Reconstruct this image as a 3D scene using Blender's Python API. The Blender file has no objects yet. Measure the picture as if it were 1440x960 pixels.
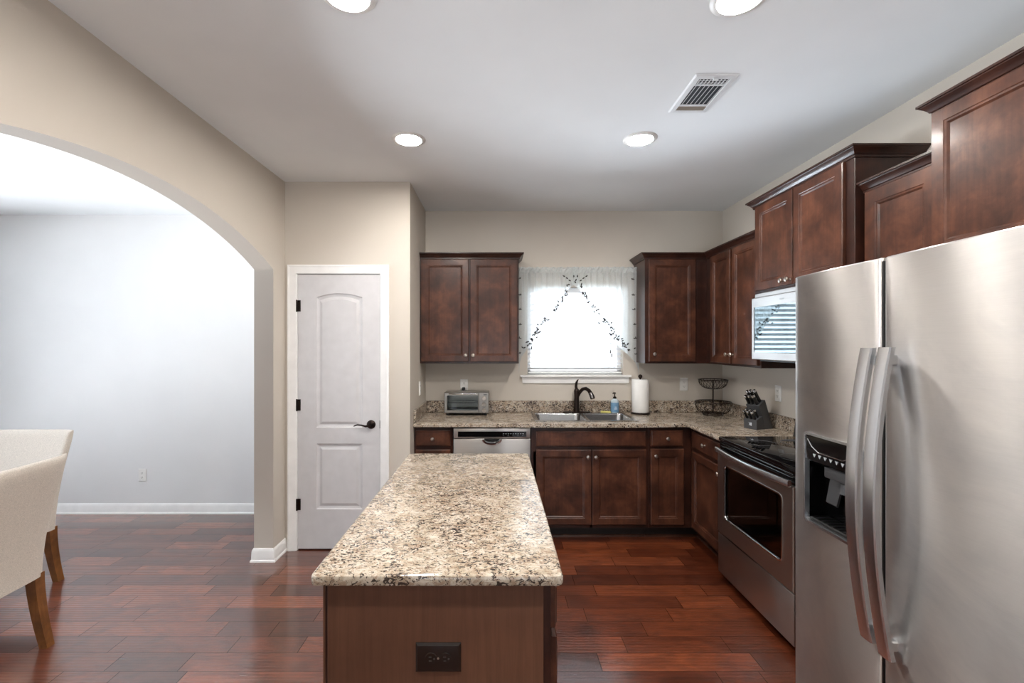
import bpy, bmesh, math, random
from mathutils import Vector, Matrix
random.seed(7)
C = bpy.context.scene
col = C.collection
PI = math.pi

# ------------------------------------------------------------------ camera, world, exposure
H = 1.535
cam_d = bpy.data.cameras.new('camera'); cam = bpy.data.objects.new('camera', cam_d); col.objects.link(cam)
cam.location = (0, 0, H); cam.rotation_euler = (PI/2, 0, 0)
cam_d.sensor_width = 36; cam_d.lens = 16
cam_d.shift_x = 21/1440; cam_d.shift_y = 4.5/1440
cam_d.clip_start = 0.02
C.camera = cam
C.view_settings.view_transform = 'Standard'
C.view_settings.look = 'None'
C.view_settings.gamma = 1
C.view_settings.use_curve_mapping = False
C.view_settings.exposure = 1.12
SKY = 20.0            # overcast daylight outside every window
LAMP = 150.0          # emission of the recessed diffusers
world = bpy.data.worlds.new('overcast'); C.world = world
world.use_nodes = True
wn = world.node_tree.nodes; wl = world.node_tree.links
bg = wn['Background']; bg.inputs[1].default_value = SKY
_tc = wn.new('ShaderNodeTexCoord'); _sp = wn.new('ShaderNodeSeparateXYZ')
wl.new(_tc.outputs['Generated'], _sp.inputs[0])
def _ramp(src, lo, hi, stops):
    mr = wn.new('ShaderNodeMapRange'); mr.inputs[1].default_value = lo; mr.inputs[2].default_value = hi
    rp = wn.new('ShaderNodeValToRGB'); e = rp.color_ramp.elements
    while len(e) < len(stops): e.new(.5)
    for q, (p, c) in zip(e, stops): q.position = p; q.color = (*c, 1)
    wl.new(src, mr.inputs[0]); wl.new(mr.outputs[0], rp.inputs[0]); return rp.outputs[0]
# ground made brighter than sky to light ceilings: living-room and dining side / sink-window yard
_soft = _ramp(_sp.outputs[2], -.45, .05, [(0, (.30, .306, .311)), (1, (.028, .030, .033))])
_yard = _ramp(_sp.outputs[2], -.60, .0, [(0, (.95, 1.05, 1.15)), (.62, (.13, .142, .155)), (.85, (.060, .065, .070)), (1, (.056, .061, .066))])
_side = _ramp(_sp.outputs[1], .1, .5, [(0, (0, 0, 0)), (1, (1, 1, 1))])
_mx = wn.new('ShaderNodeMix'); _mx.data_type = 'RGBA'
wl.new(_side, _mx.inputs[0]); wl.new(_soft, _mx.inputs[6]); wl.new(_yard, _mx.inputs[7]); _west = _ramp(_sp.outputs[0], -.6, .0, [(0, (2.7, 2.8, 2.9)), (1, (1, 1, 1))])      # boost added toward this side to brighten the dining room
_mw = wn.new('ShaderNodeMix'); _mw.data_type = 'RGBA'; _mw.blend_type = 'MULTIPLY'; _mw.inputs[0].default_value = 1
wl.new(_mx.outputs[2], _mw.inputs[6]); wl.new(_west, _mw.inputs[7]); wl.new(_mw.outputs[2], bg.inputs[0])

def portal(name, loc, rot, sx, sy):
    l = bpy.data.lights.new(name, 'AREA'); l.shape = 'RECTANGLE'; l.size = sx; l.size_y = sy
    l.cycles.is_portal = True
    o = bpy.data.objects.new(name, l); col.objects.link(o); o.location = loc; o.rotation_euler = rot
    return o

# ------------------------------------------------------------------ constants of the place
CEIL = 2.75; DCEIL = 2.715
XL, XLD = -1.585, -1.722          # arch wall: kitchen face, dining face
XR = 2.05; YB = 4.14; YP = 3.40; XP = -0.65
YREAR = -4.6; XDIN = -5.4; YDIN = -1.6
WX0, WX1, WZ0, WZ1 = 0.276, 1.147, 1.262, 2.056
CT, CB = 0.925, 0.895             # countertop top / bottom

# ------------------------------------------------------------------ materials
def lin(r, g, b):
    f = lambda c: (c/255/12.92) if c/255 <= 0.04045 else ((c/255+0.055)/1.055)**2.4
    return (f(r), f(g), f(b), 1)

class NT:
    def __init__(s, name):
        s.m = bpy.data.materials.new(name); s.m.use_nodes = True
        s.t = s.m.node_tree; s.b = s.t.nodes['Principled BSDF']; s.out = s.t.nodes['Material Output']
    def n(s, kind, **kw):
        nd = s.t.nodes.new(kind)
        for k, v in kw.items(): setattr(nd, k, v)
        return nd
    def l(s, a, b): s.t.links.new(a, b)
    def coord(s, scale=(1, 1, 1), rot=(0, 0, 0), which='Object'):
        tc = s.n('ShaderNodeTexCoord'); mp = s.n('ShaderNodeMapping')
        mp.inputs['Scale'].default_value = scale; mp.inputs['Rotation'].default_value = rot
        s.l(tc.outputs[which], mp.inputs['Vector']); return mp.outputs['Vector']
    def noise(s, vec, scale, detail=2, rough=.5, dist=0):
        nd = s.n('ShaderNodeTexNoise'); s.l(vec, nd.inputs['Vector'])
        nd.inputs['Scale'].default_value = scale; nd.inputs['Detail'].default_value = detail
        nd.inputs['Roughness'].default_value = rough; nd.inputs['Distortion'].default_value = dist
        return nd.outputs['Fac']
    def ramp(s, fac, stops):
        r = s.n('ShaderNodeValToRGB'); e = r.color_ramp.elements
        while len(e) < len(stops): e.new(0.5)
        for i, (p, c) in enumerate(stops):
            e[i].position = p; e[i].color = c if len(c) == 4 else (*c, 1)
        s.l(fac, r.inputs['Fac']); return r.outputs['Color']
    def mix(s, fac, a, b, mode='MIX'):
        m = s.n('ShaderNodeMix', data_type='RGBA', blend_type=mode)
        for sock, v in ((m.inputs[0], fac), (m.inputs[6], a), (m.inputs[7], b)):
            if hasattr(v, 'links'): s.l(v, sock)
            else: sock.default_value = v
        return m.outputs[2]
    def math(s, op, a, b=0.0, c=0.0):
        m = s.n('ShaderNodeMath', operation=op)
        for i, v in enumerate((a, b, c)):
            if hasattr(v, 'links'): s.l(v, m.inputs[i])
            else: m.inputs[i].default_value = v
        return m.outputs[0]
    def bump(s, h, strength, dist=.002):
        bp = s.n('ShaderNodeBump'); bp.inputs['Strength'].default_value = strength
        bp.inputs['Distance'].default_value = dist
        s.l(h, bp.inputs['Height']); s.l(bp.outputs['Normal'], s.b.inputs['Normal'])
    def set(s, **kw):
        for k, v in kw.items():
            sock = s.b.inputs[k]
            if hasattr(v, 'links'): s.l(v, sock)
            else: sock.default_value = v
        return s

def simple(name, rgb, rough=.5, metal=0, spec=.5, coat=0, bump=None):
    m = NT(name); v = m.coord()
    c = lin(*rgb); lo = tuple(x*.93 for x in c[:3]) + (1,)
    m.set(**{'Base Color': m.ramp(m.noise(v, 12, 3), [(.3, lo), (.7, c)]), 'Roughness': rough, 'Metallic': metal,
             'Specular IOR Level': spec, 'Coat Weight': coat})
    if bump: m.bump(m.noise(v, bump[0], 3), bump[1])
    return m.m

def paint(name, rgb, rough=.75):
    m = NT(name); v = m.coord(); c = lin(*rgb)
    lo = tuple(x*.97 for x in c[:3]) + (1,)
    m.set(**{'Base Color': m.ramp(m.noise(v, 3, 2), [(.3, lo), (.7, c)]), 'Roughness': rough, 'Specular IOR Level': .25})
    m.bump(m.noise(v, 140, 2), .12, .002)
    return m.m

def wood(name, dark, mid, light, rot=(0, 0, 0), rough=.36, coat=.18, mott=6.5):
    m = NT(name); v = m.coord(); vg = m.coord((60, 60, 3.0), rot)
    blot = m.noise(v, mott, 5, .62, .3)
    grain = m.noise(vg, 1.0, 5, .6, .4)
    c = m.ramp(blot, [(.28, lin(*dark)), (.5, lin(*mid)), (.72, lin(*light))])
    g = m.ramp(grain, [(.25, (.62, .60, .58, 1)), (.62, (1, 1, 1, 1))])
    m.set(**{'Base Color': m.mix(.75, c, g, 'MULTIPLY'), 'Roughness': rough, 'Coat Weight': coat, 'Coat Roughness': .16,
             'Specular IOR Level': .3})
    m.bump(grain, .05, .001)
    return m.m

def granite(name, sh=0.0):
    m = NT(name); v = m.coord((1, 1, 1), (.2, .15, .35))
    vs = m.coord((1.0, 1.5, 1.25), (.1, .1, .3))
    base = m.ramp(m.noise(v, 22, 6, .7, .6), [(.28, lin(144, 127, 108)), (.42, lin(171, 158, 140)), (.55, lin(190, 179, 164)), (.75, lin(206, 199, 188))])
    clus = m.noise(v, 6, 3, .6, .8)
    cl = m.math('ADD', m.math('MULTIPLY', m.math('SUBTRACT', clus, .5), .26), sh)
    tan = m.ramp(m.math('ADD', m.noise(vs, 40, 5, .64, 1.3), cl), [(.52, (0, 0, 0, 1)), (.57, (1, 1, 1, 1))])
    c = m.mix(m.math('MULTIPLY', tan, .75), base, lin(150, 128, 108))
    drk = m.ramp(m.math('ADD', m.noise(vs, 50, 5, .62, 2.0), cl), [(.555, (0, 0, 0, 1)), (.585, (1, 1, 1, 1))])
    c = m.mix(m.math('MULTIPLY', drk, .95), c, lin(46, 38, 36))
    f3 = m.ramp(m.noise(v, 95, 3, .6, .8), [(.60, (0, 0, 0, 1)), (.66, (1, 1, 1, 1))])
    c = m.mix(m.math('MULTIPLY', f3, .7), c, lin(104, 80, 66))
    m.set(**{'Base Color': c, 'Roughness': .11, 'Specular IOR Level': .55})
    return m.m

def floor_wood():
    m = NT('hand_scraped_hardwood')
    tc = m.n('ShaderNodeTexCoord'); sp = m.n('ShaderNodeSeparateXYZ'); m.l(tc.outputs['Object'], sp.inputs[0])
    x, y = sp.outputs[0], sp.outputs[1]
    W, L = .128, 1.0
    ry = m.math('DIVIDE', m.math('ADD', y, 10.02), W)
    row = m.math('FLOOR', ry); fy = m.math('FRACT', ry)
    wn1 = m.n('ShaderNodeTexWhiteNoise', noise_dimensions='1D'); m.l(row, wn1.inputs['W'])
    rx = m.math('ADD', m.math('DIVIDE', m.math('ADD', x, 20), L), m.math('MULTIPLY', wn1.outputs[0], 7.0))
    ix = m.math('FLOOR', rx); fx = m.math('FRACT', rx)
    # a second, irregular joint in every other board
    cb = m.n('ShaderNodeCombineXYZ'); m.l(ix, cb.inputs[0]); m.l(row, cb.inputs[1])
    wn2 = m.n('ShaderNodeTexWhiteNoise', noise_dimensions='3D'); m.l(cb.outputs[0], wn2.inputs['Vector'])
    cut = m.math('ADD', m.math('MULTIPLY', wn2.outputs[0], .5), .3)
    half = m.math('GREATER_THAN', fx, cut)
    cb2 = m.n('ShaderNodeCombineXYZ'); m.l(m.math('ADD', m.math('MULTIPLY', ix, 2), half), cb2.inputs[0]); m.l(row, cb2.inputs[1])
    wn3 = m.n('ShaderNodeTexWhiteNoise', noise_dimensions='3D'); m.l(cb2.outputs[0], wn3.inputs['Vector'])
    rnd = wn3.outputs[0]
    plank = m.ramp(rnd, [(0, lin(74, 34, 19)), (.35, lin(94, 45, 25)), (.7, lin(110, 55, 31)), (1, lin(130, 68, 40))])
    off = m.n('ShaderNodeVectorMath', operation='ADD'); m.l(tc.outputs['Object'], off.inputs[0]); m.l(wn3.outputs[1], off.inputs[1])
    mp = m.n('ShaderNodeMapping'); mp.inputs['Scale'].default_value = (3.5, 34, 1); m.l(off.outputs[0], mp.inputs['Vector'])
    g = m.noise(mp.outputs[0], 1.0, 6, .65, .6)
    mp2 = m.n('ShaderNodeMapping'); mp2.inputs['Scale'].default_value = (5, 9, 1); m.l(off.outputs[0], mp2.inputs['Vector'])
    g2 = m.noise(mp2.outputs[0], 1.0, 4, .6, 1.0)
    c = m.mix(.8, plank, m.ramp(g, [(.3, (.55, .5, .48, 1)), (.65, (1.1, 1.08, 1.05, 1))]), 'MULTIPLY')
    c = m.mix(.75, c, m.ramp(g2, [(.32, (.5, .45, .43, 1)), (.6, (1.15, 1.12, 1.1, 1))]), 'MULTIPLY')
    # seams
    ey = m.math('MINIMUM', fy, m.math('SUBTRACT', 1, fy))
    sy = m.math('LESS_THAN', ey, .011)
    ex = m.math('MINIMUM', m.math('MINIMUM', fx, m.math('SUBTRACT', 1, fx)), m.math('ABSOLUTE', m.math('SUBTRACT', fx, cut)))
    sx = m.math('LESS_THAN', ex, .0021)
    seam = m.math('MAXIMUM', sx, sy)
    c = m.mix(m.math('MULTIPLY', seam, .85), c, lin(20, 9, 6))
    # scraped ripples that run along the boards
    wv = m.math('SINE', m.math('ADD', m.math('MULTIPLY', fy, 2*PI*6), m.math('MULTIPLY', g2, 7)))
    hgt = m.math('ADD', m.math('MULTIPLY', wv, m.math('MULTIPLY_ADD', wn3.outputs[0], .75, .1)), m.math('MULTIPLY', seam, -2.5))
    hgt = m.math('ADD', hgt, m.math('MULTIPLY', m.math('POWER', m.math('MULTIPLY', ey, 2), .35), 1.2))
    m.bump(hgt, .35, .0014)
    m.set(**{'Base Color': c, 'Roughness': m.math('ADD', .24, m.math('MULTIPLY', g, .12)), 'Specular IOR Level': m.math('MULTIPLY_ADD', seam, -.6, .8), 'Coat Weight': m.math('MULTIPLY_ADD', seam, -.8, 1.0), 'Coat Roughness': .14, 'Coat IOR': 1.6})
    return m.m

def steel(name, rgb, rough=.28, brush=(2, 2, 220), aniso=.5, var=.1, arot=.25, wavy=0):
    m = NT(name); v = m.coord(brush); vb = m.coord()
    c = lin(*rgb); lo = tuple(x*.94 for x in c[:3]) + (1,)
    br = m.noise(v, 1.5, 4, .7)
    m.set(**{'Base Color': m.ramp(br, [(.3, lo), (.7, c)]), 'Metallic': 1.0, 'Anisotropic': aniso, 'Anisotropic Rotation': arot,
             'Roughness': m.math('ADD', rough-.05, m.math('MULTIPLY', m.noise(vb, 4, 4, .6, .8), var))})
    if wavy:
        sm = m.noise(m.coord((1, 1, 1)), 2.6, 6, .6, 1.2)
        m.set(**{'Base Color': m.mix(1, m.ramp(br, [(.3, lo), (.7, c)]), m.ramp(sm, [(.34, (.84, .85, .87, 1)), (.56, (1, 1, 1, 1))]), 'MULTIPLY')})
        m.bump(m.noise(m.coord((3.2, 3.2, .9)), 1, 1, .4, .4), 1.0, wavy)
    else: m.bump(br, .02, .0004)
    return m.m

def clear_glass(name, tint=(1, 1, 1), gloss=1.0, rough=.0):
    m = NT(name); t = m.t
    tr = m.n('ShaderNodeBsdfTransparent'); tr.inputs[0].default_value = (*tint, 1)
    gl = m.n('ShaderNodeBsdfGlossy'); gl.inputs['Roughness'].default_value = rough
    fr = m.n('ShaderNodeFresnel'); fr.inputs[0].default_value = 1.5
    mx = m.n('ShaderNodeMixShader'); m.l(m.math('MINIMUM', m.math('MULTIPLY', fr.outputs[0], gloss), 1.0), mx.inputs[0])
    m.l(tr.outputs[0], mx.inputs[1]); m.l(gl.outputs[0], mx.inputs[2]); m.l(mx.outputs[0], m.out.inputs[0])
    return m.m

def sheer(name):
    m = NT(name)
    v = m.coord((420, 420, 420))
    tr = m.n('ShaderNodeBsdfTransparent')
    tl = m.n('ShaderNodeBsdfTranslucent'); tl.inputs[0].default_value = (.84, .88, .88, 1)
    df = m.n('ShaderNodeBsdfDiffuse'); df.inputs[0].default_value = (.84, .88, .88, 1)
    a = m.n('ShaderNodeMixShader'); a.inputs[0].default_value = .5
    m.l(tl.outputs[0], a.inputs[1]); m.l(df.outputs[0], a.inputs[2])
    b = m.n('ShaderNodeMixShader')
    m.l(m.ramp(m.noise(v, 1, 2), [(.3, (.50, .50, .50, 1)), (.7, (.66, .66, .66, 1))]), b.inputs[0])
    m.l(tr.outputs[0], b.inputs[1]); m.l(a.outputs[0], b.inputs[2]); m.l(b.outputs[0], m.out.inputs[0])
    return m.m

def emit(name, rgb, strength):
    m = NT(name); m.set(**{'Base Color': (.9, .9, .9, 1), 'Emission Color': (*rgb, 1), 'Emission Strength': strength}); return m.m

def fabric(name, rgb):
    m = NT(name); v = m.coord((1, 1, 1)); c = lin(*rgb)
    lo = tuple(x*.62 for x in c[:3]) + (1,)
    wv = m.noise(m.coord((260, 260, 420)), 1, 3, .7)
    m.set(**{'Base Color': m.ramp(wv, [(.3, lo), (.68, c)]), 'Roughness': .9, 'Sheen Weight': .25, 'Specular IOR Level': .15})
    m.bump(wv, .35, .001)
    return m.m

M = {}
M['wall'] = paint('beige_wall_paint', (203, 195, 184))
M['wall_white'] = paint('pale_dining_paint', (226, 226, 226))
M['ceiling'] = paint('ceiling_paint', (237, 240, 242), .85)
M['trim'] = simple('white_trim_paint', (244, 243, 241), .35)
M['door'] = simple('white_door_paint', (208, 206, 207), .38)
M['floor'] = floor_wood()
M['wood'] = wood('espresso_cabinet_wood', (44, 24, 17), (76, 44, 31), (104, 64, 46))
M['wood_dark'] = wood('reveal_shade_and_crown_wood', (34, 18, 13), (52, 28, 21), (70, 40, 29))  # cabinet wood darkened for the shade in door reveals; also the crown's brown
M['wood_panel'] = wood('brown_island_panel_wood', (88, 58, 43), (104, 70, 53), (118, 81, 61), rough=.45, coat=.1, mott=1.6)
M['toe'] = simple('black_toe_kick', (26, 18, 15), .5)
M['granite'] = granite('speckled_cream_granite', .018)
M['granite_splash'] = granite('shade_darkened_granite', .045)  # counter granite with extra dark flecks for dimmer light on the upright splash
M['steel'] = steel('brushed_stainless', (190, 187, 184), .33, (2, 2, 220), .7)
M['steel_fridge'] = steel('smudged_stainless', (224, 221, 218), .38, (6, 6, 600), .97, .10, .25, .006)
M['steel_handle'] = steel('satin_handle_metal', (226, 229, 233), .30, (200, 200, 2), 0, .02, 0)
M['chrome'] = simple('polished_chrome', (225, 226, 228), .12, 1)
M['nickel'] = simple('brushed_nickel', (205, 196, 186), .28, 1)
M['bronze'] = simple('oil_rubbed_bronze', (46, 36, 32), .3, .8)
M['bronze_shiny'] = simple('polished_dark_bronze', (96, 92, 92), .16, 1)
M['black'] = simple('black_plastic', (20, 20, 21), .35)
M['black_gloss'] = simple('black_gloss_plastic', (12, 12, 13), .08, 0, .6)
M['cooktop'] = simple('black_ceramic_glass', (10, 10, 12), .04, 0, .7)
M['dark_grey'] = simple('charcoal_wood', (66, 66, 68), .5)
M['fridge_side'] = simple('textured_grey_side', (92, 92, 94), .55, 0, .4, 0, (300, .1))
M['white_plastic'] = simple('white_plastic', (235, 234, 231), .35)
M['slot'] = simple('dark_slot', (60, 58, 56), .6)
M['brown_plastic'] = simple('brown_outlet_plastic', (34, 24, 19), .25)
M['glass'] = clear_glass('window_glass')
M['oven_glass'] = clear_glass('tinted_oven_glass', (.85, .83, .84), 1.4)
M['toaster_steel'] = steel('toaster_silver', (160, 156, 150), .30, (2, 2, 220), .5)
M['toaster_glass'] = clear_glass('toaster_glass', (.84, .87, .88), 1.2)
M['mirror_glass'] = simple('mirrored_microwave_glass', (116, 128, 132), .03, .9)
M['oven_in'] = simple('oven_enamel', (176, 170, 172), .4)
M['blind'] = simple('white_blind_slat', (238, 240, 242), .45)
M['sheer'] = sheer('sheer_white_voile')
M['embroid'] = simple('grey_embroidery_thread', (62, 60, 58), .8)
M['lamp'] = emit('lamp_diffuser_glow', (1.0, .95, .89), LAMP)
M['paper'] = simple('white_paper_towel', (240, 239, 236), .9, 0, .2, 0, (160, .15))
M['soap'] = simple('blue_soap_label', (108, 146, 178), .35)
M['soap_clear'] = simple('pale_soap_bottle', (188, 202, 210), .15)
M['sponge'] = simple('yellow_sponge', (206, 196, 120), .95, 0, .2, 0, (200, .4))
M['fabric'] = fabric('oatmeal_linen', (228, 218, 206))
M['leg'] = wood('honey_leg_wood', (84, 50, 22), (122, 76, 36), (150, 98, 50), rough=.35, coat=.2)
M['sink'] = steel('sink_stainless', (176, 176, 176), .22, (120, 3, 3), .3, .08)
M['duct'] = simple('dark_duct', (30, 34, 40), .6)
M['vent'] = simple('white_vent_enamel', (224, 226, 228), .4)
M['filter'] = simple('tan_filter_strip', (150, 140, 130), .7)
M['logo'] = simple('pale_logo_print', (214, 220, 226), .4)
M['icon'] = simple('grey_icon_print', (176, 180, 184), .4)

# ------------------------------------------------------------------ mesh helpers
class MB:
    def __init__(s, xf=None): s.bm = bmesh.new(); s.xf = xf
    def box(s, x0, x1, y0, y1, z0, z1, bev=0, seg=1):
        m = Matrix.Translation(((x0+x1)/2, (y0+y1)/2, (z0+z1)/2)) @ Matrix.Diagonal((abs(x1-x0), abs(y1-y0), abs(z1-z0), 1))
        r = bmesh.ops.create_cube(s.bm, size=1, matrix=m)
        if bev:
            es = list({e for v in r['verts'] for e in v.link_edges})
            bmesh.ops.bevel(s.bm, geom=es, offset=bev, segments=seg, affect='EDGES', profile=.5)
        return s
    def face(s, pts):
        return s.bm.faces.new([s.bm.verts.new(p) for p in pts])
    def rings(s, rings, cap0=True, cap1=True, close=True):
        vs = [[s.bm.verts.new(p) for p in r] for r in rings]
        n = len(vs[0])
        for a, b in zip(vs, vs[1:]):
            for i in range(n if close else n-1):
                j = (i+1) % n
                s.bm.faces.new((a[i], a[j], b[j], b[i]))
        if cap0: s.bm.faces.new(vs[0][::-1])
        if cap1: s.bm.faces.new(vs[-1])
        return s
    def lathe(s, prof, c=(0, 0, 0), axis='Z', n=20):
        c = Vector(c); rr = []
        for r, z in prof:
            ring = []
            for i in range(n):
                a = 2*PI*i/n; p = (max(r, 1e-5)*math.cos(a), max(r, 1e-5)*math.sin(a), z)
                if axis == 'Y': p = (p[0], p[2], p[1])
                if axis == 'X': p = (p[2], p[0], p[1])
                ring.append(c + Vector(p))
            rr.append(ring)
        return s.rings(rr)
    def tube(s, pts, r, n=8, flat=None):
        pts = [Vector(p) for p in pts]; rr = []
        rs = r if isinstance(r, (list, tuple)) else [r]*len(pts)
        t0 = (pts[1]-pts[0]).normalized()
        up = Vector((0, 0, 1)) if abs(t0.z) < .9 else Vector((0, 1, 0))
        nrm = (up - t0*up.dot(t0)).normalized()
        for i, p in enumerate(pts):
            a = pts[max(i-1, 0)]; b = pts[min(i+1, len(pts)-1)]
            t = (b-a).normalized()
            nrm = (nrm - t*nrm.dot(t)).normalized(); bn = t.cross(nrm)
            k = flat if flat else 1
            rr.append([p + (nrm*math.cos(2*PI*j/n) + bn*math.sin(2*PI*j/n)*k)*rs[i] for j in range(n)])
        return s.rings(rr)
    def ring(s, c, R, r, axis='Z', n=40, m=6):
        c = Vector(c); g = []
        for i in range(n):
            a = 2*PI*i/n; row = []
            for j in range(m):
                b = 2*PI*j/m; q = R + r*math.cos(b)
                p = (q*math.cos(a), q*math.sin(a), r*math.sin(b))
                if axis == 'Y': p = (p[0], p[2], p[1])
                row.append(s.bm.verts.new(c+Vector(p)))
            g.append(row)
        for i in range(n):
            for j in range(m):
                s.bm.faces.new((g[i][j], g[(i+1) % n][j], g[(i+1) % n][(j+1) % m], g[i][(j+1) % m]))
        return s
    def nested(s, loops, cap0=True):
        """loops of equal length, first one is the back outline; the last one is filled"""
        return s.rings(loops, cap0, True)
    def rot(s, M4):
        bmesh.ops.transform(s.bm, matrix=M4, verts=s.bm.verts); return s
    def build(s, name, mat, parent=None, smooth=True, angle=35, origin=None):
        bm = s.bm
        if s.xf:
            for v in bm.verts: v.co = s.xf(*v.co)
        bmesh.ops.remove_doubles(bm, verts=bm.verts, dist=1e-6)
        bmesh.ops.recalc_face_normals(bm, faces=bm.faces)
        off = Vector((0, 0, 0))
        if parent is not None:
            p = parent
            while p is not None: off += p.location; p = p.parent
        elif origin is not None: off = Vector(origin)
        else:
            xs = [v.co for v in bm.verts]
            off = Vector(((min(v.x for v in xs)+max(v.x for v in xs))/2, (min(v.y for v in xs)+max(v.y for v in xs))/2, min(v.z for v in xs)))
        for v in bm.verts: v.co -= off
        me = bpy.data.meshes.new(name); bm.to_mesh(me); bm.free()
        if smooth:
            me.polygons.foreach_set('use_smooth', [True]*len(me.polygons)); me.set_sharp_from_angle(angle=math.radians(angle))
        me.materials.append(mat)
        o = bpy.data.objects.new(name, me); col.objects.link(o)
        if parent is not None: o.parent = parent
        else: o.location = off
        return o

def rect(u0, u1, w0, w1, d): return [(u0, d, w0), (u1, d, w0), (u1, d, w1), (u0, d, w1)]
def rrect(cx, cz, hw, hh, r, n=6):
    pts = []
    for (sx, sz, a0) in ((1, 1, 0), (-1, 1, PI/2), (-1, -1, PI), (1, -1, 3*PI/2)):
        for i in range(n+1):
            a = a0 + PI/2*i/n
            pts.append((cx+sx*(hw-r)+r*math.cos(a), cz+sz*(hh-r)+r*math.sin(a)))
    return pts

def tag(o, label, cat, group=None, kind=None):
    o['label'] = label; o['category'] = cat
    if group: o['group'] = group
    if kind: o['kind'] = kind
    return o
def thing(name, loc, label, cat, group=None, rz=0):
    o = bpy.data.objects.new(name, None); col.objects.link(o); o.location = loc; o.rotation_euler = (0, 0, rz)
    o.empty_display_size = .1
    return tag(o, label, cat, group)
def struct(o, label, cat):
    tag(o, label, cat, None, 'structure'); return o
def copy_tree(o, parent=None):
    c = o.copy(); col.objects.link(c)
    if parent is not None: c.parent = parent
    for ch in list(o.children): copy_tree(ch, c)
    return c

# ------------------------------------------------------------------ room shell
EPS = .12
struct(MB().box(XDIN-.2, XR+.2, YREAR-.2, YB+.2, -.1, 0).build('floor', M['floor'], origin=(0, 0, 0), smooth=False),
       'reddish brown hand scraped hardwood plank floor', 'floor')
struct(MB().box(XLD, XR+EPS, YREAR-EPS, YB+EPS, CEIL, CEIL+.1).build('ceiling', M['ceiling'], smooth=False),
       'smooth off white kitchen ceiling with recessed lights', 'ceiling')
struct(MB().box(XDIN-EPS, XLD, YDIN-EPS, YB+EPS, DCEIL, DCEIL+.1).build('ceiling_dining', M['ceiling'], smooth=False),
       'bright white ceiling of the dining room beyond the arch', 'ceiling')
# back wall with the window opening
b = MB()
b.box(XLD, WX0, YB, YB+EPS, 0, CEIL); b.box(WX1, XR+EPS, YB, YB+EPS, 0, CEIL)
b.box(WX0, WX1, YB, YB+EPS, 0, WZ0); b.box(WX0, WX1, YB, YB+EPS, WZ1, CEIL)
struct(b.build('wall_back', M['wall'], smooth=False), 'beige kitchen wall around the sink window', 'wall')
struct(MB().box(XR, XR+EPS, YREAR-EPS, YB, 0, CEIL).build('wall_right', M['wall'], smooth=False), 'beige wall behind the fridge and range', 'wall')
# pantry walls with the door opening
DX0, DX1, DZ = -1.490, -.876, 2.060
b = MB()
b.box(XL, DX0-.012, YP, YP+.1, 0, CEIL); b.box(DX1+.012, XP, YP, YP+.1, 0, CEIL); b.box(DX0-.012, DX1+.012, YP, YP+.1, DZ+.012, CEIL)
b.box(XP-.1, XP, YP+.1, YB, 0, CEIL)
struct(b.build('wall_pantry', M['wall'], smooth=False), 'beige pantry wall holding the white panel door', 'wall')
# arch wall
AY0, AY1, AZS, AZT = .953, 3.225, 2.068, 2.317
b = MB()
hs = (AY1-AY0)/2; yc = (AY0+AY1)/2; ri = AZT-AZS; R = (hs*hs+ri*ri)/(2*ri); N = 48
a_max = math.asin(hs/R)
arc = [(yc+R*math.sin(-a_max+2*a_max*i/N), AZT-R+R*math.cos(-a_max+2*a_max*i/N)) for i in range(N+1)]
def yz_prism(b, poly):
    b.rings([[(XLD, y, z) for y, z in poly], [(XL, y, z) for y, z in poly]])
yz_prism(b, [(YREAR, 0), (AY0, 0), (AY0, AZS), (AY0, CEIL), (YREAR, CEIL)])
yz_prism(b, [(AY1, 0), (YB, 0), (YB, CEIL), (AY1, CEIL), (AY1, AZS)])
for (y0, z0), (y1, z1) in zip(arc, arc[1:]):
    for X, fl in ((XLD, 0), (XL, 1)):
        b.face([(X, y0, z0), (X, y1, z1), (X, y1, CEIL), (X, y0, CEIL)])
    b.face([(XLD, y0, z0), (XLD, y1, z1), (XL, y1, z1), (XL, y0, z0)])
struct(b.build('wall_arch', M['wall'], angle=20), 'beige wall with a wide arched opening to the dining room', 'wall')
# dining room walls
struct(MB().box(XDIN-EPS, XLD, YB, YB+EPS, 0, CEIL).build('wall_dining', M['wall_white'], smooth=False), 'pale white dining room wall seen through the arch', 'wall')
SWIN = (.9, 3.5, .12, 2.3)
b = MB()
b.box(XDIN-EPS, XDIN, YDIN-EPS, SWIN[0], 0, CEIL).box(XDIN-EPS, XDIN, SWIN[1], YB, 0, CEIL).box(XDIN-EPS, XDIN, SWIN[0], SWIN[1], 0, SWIN[2]).box(XDIN-EPS, XDIN, SWIN[0], SWIN[1], SWIN[3], CEIL)
struct(b.build('wall_dining_side', M['wall_white'], smooth=False), 'pale side wall of the dining room with an added wide window', 'wall')
b = MB()
for q in ((SWIN[0], SWIN[0]+.05, SWIN[2], SWIN[3]), (SWIN[1]-.05, SWIN[1], SWIN[2], SWIN[3]), (SWIN[0], SWIN[1], SWIN[2], SWIN[2]+.05), (SWIN[0], SWIN[1], SWIN[3]-.05, SWIN[3]), (2.17, 2.23, SWIN[2], SWIN[3])):
    b.box(XDIN-.09, XDIN-.03, *q)
o = struct(b.build('window_4', M['trim'], smooth=False), 'added unseen wide side window of the dining room', 'window')  # out-of-view window added to bring daylight into the dining room
MB().box(XDIN-.062, XDIN-.058, SWIN[0]+.05, SWIN[1]-.05, SWIN[2]+.05, SWIN[3]-.05).build('window_glass', M['glass'], o, smooth=False)
portal('daylight_portal_side', (XDIN-.13, (SWIN[0]+SWIN[1])/2, (SWIN[2]+SWIN[3])/2), (0, -PI/2, 0), SWIN[3]-SWIN[2], SWIN[1]-SWIN[0])
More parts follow.
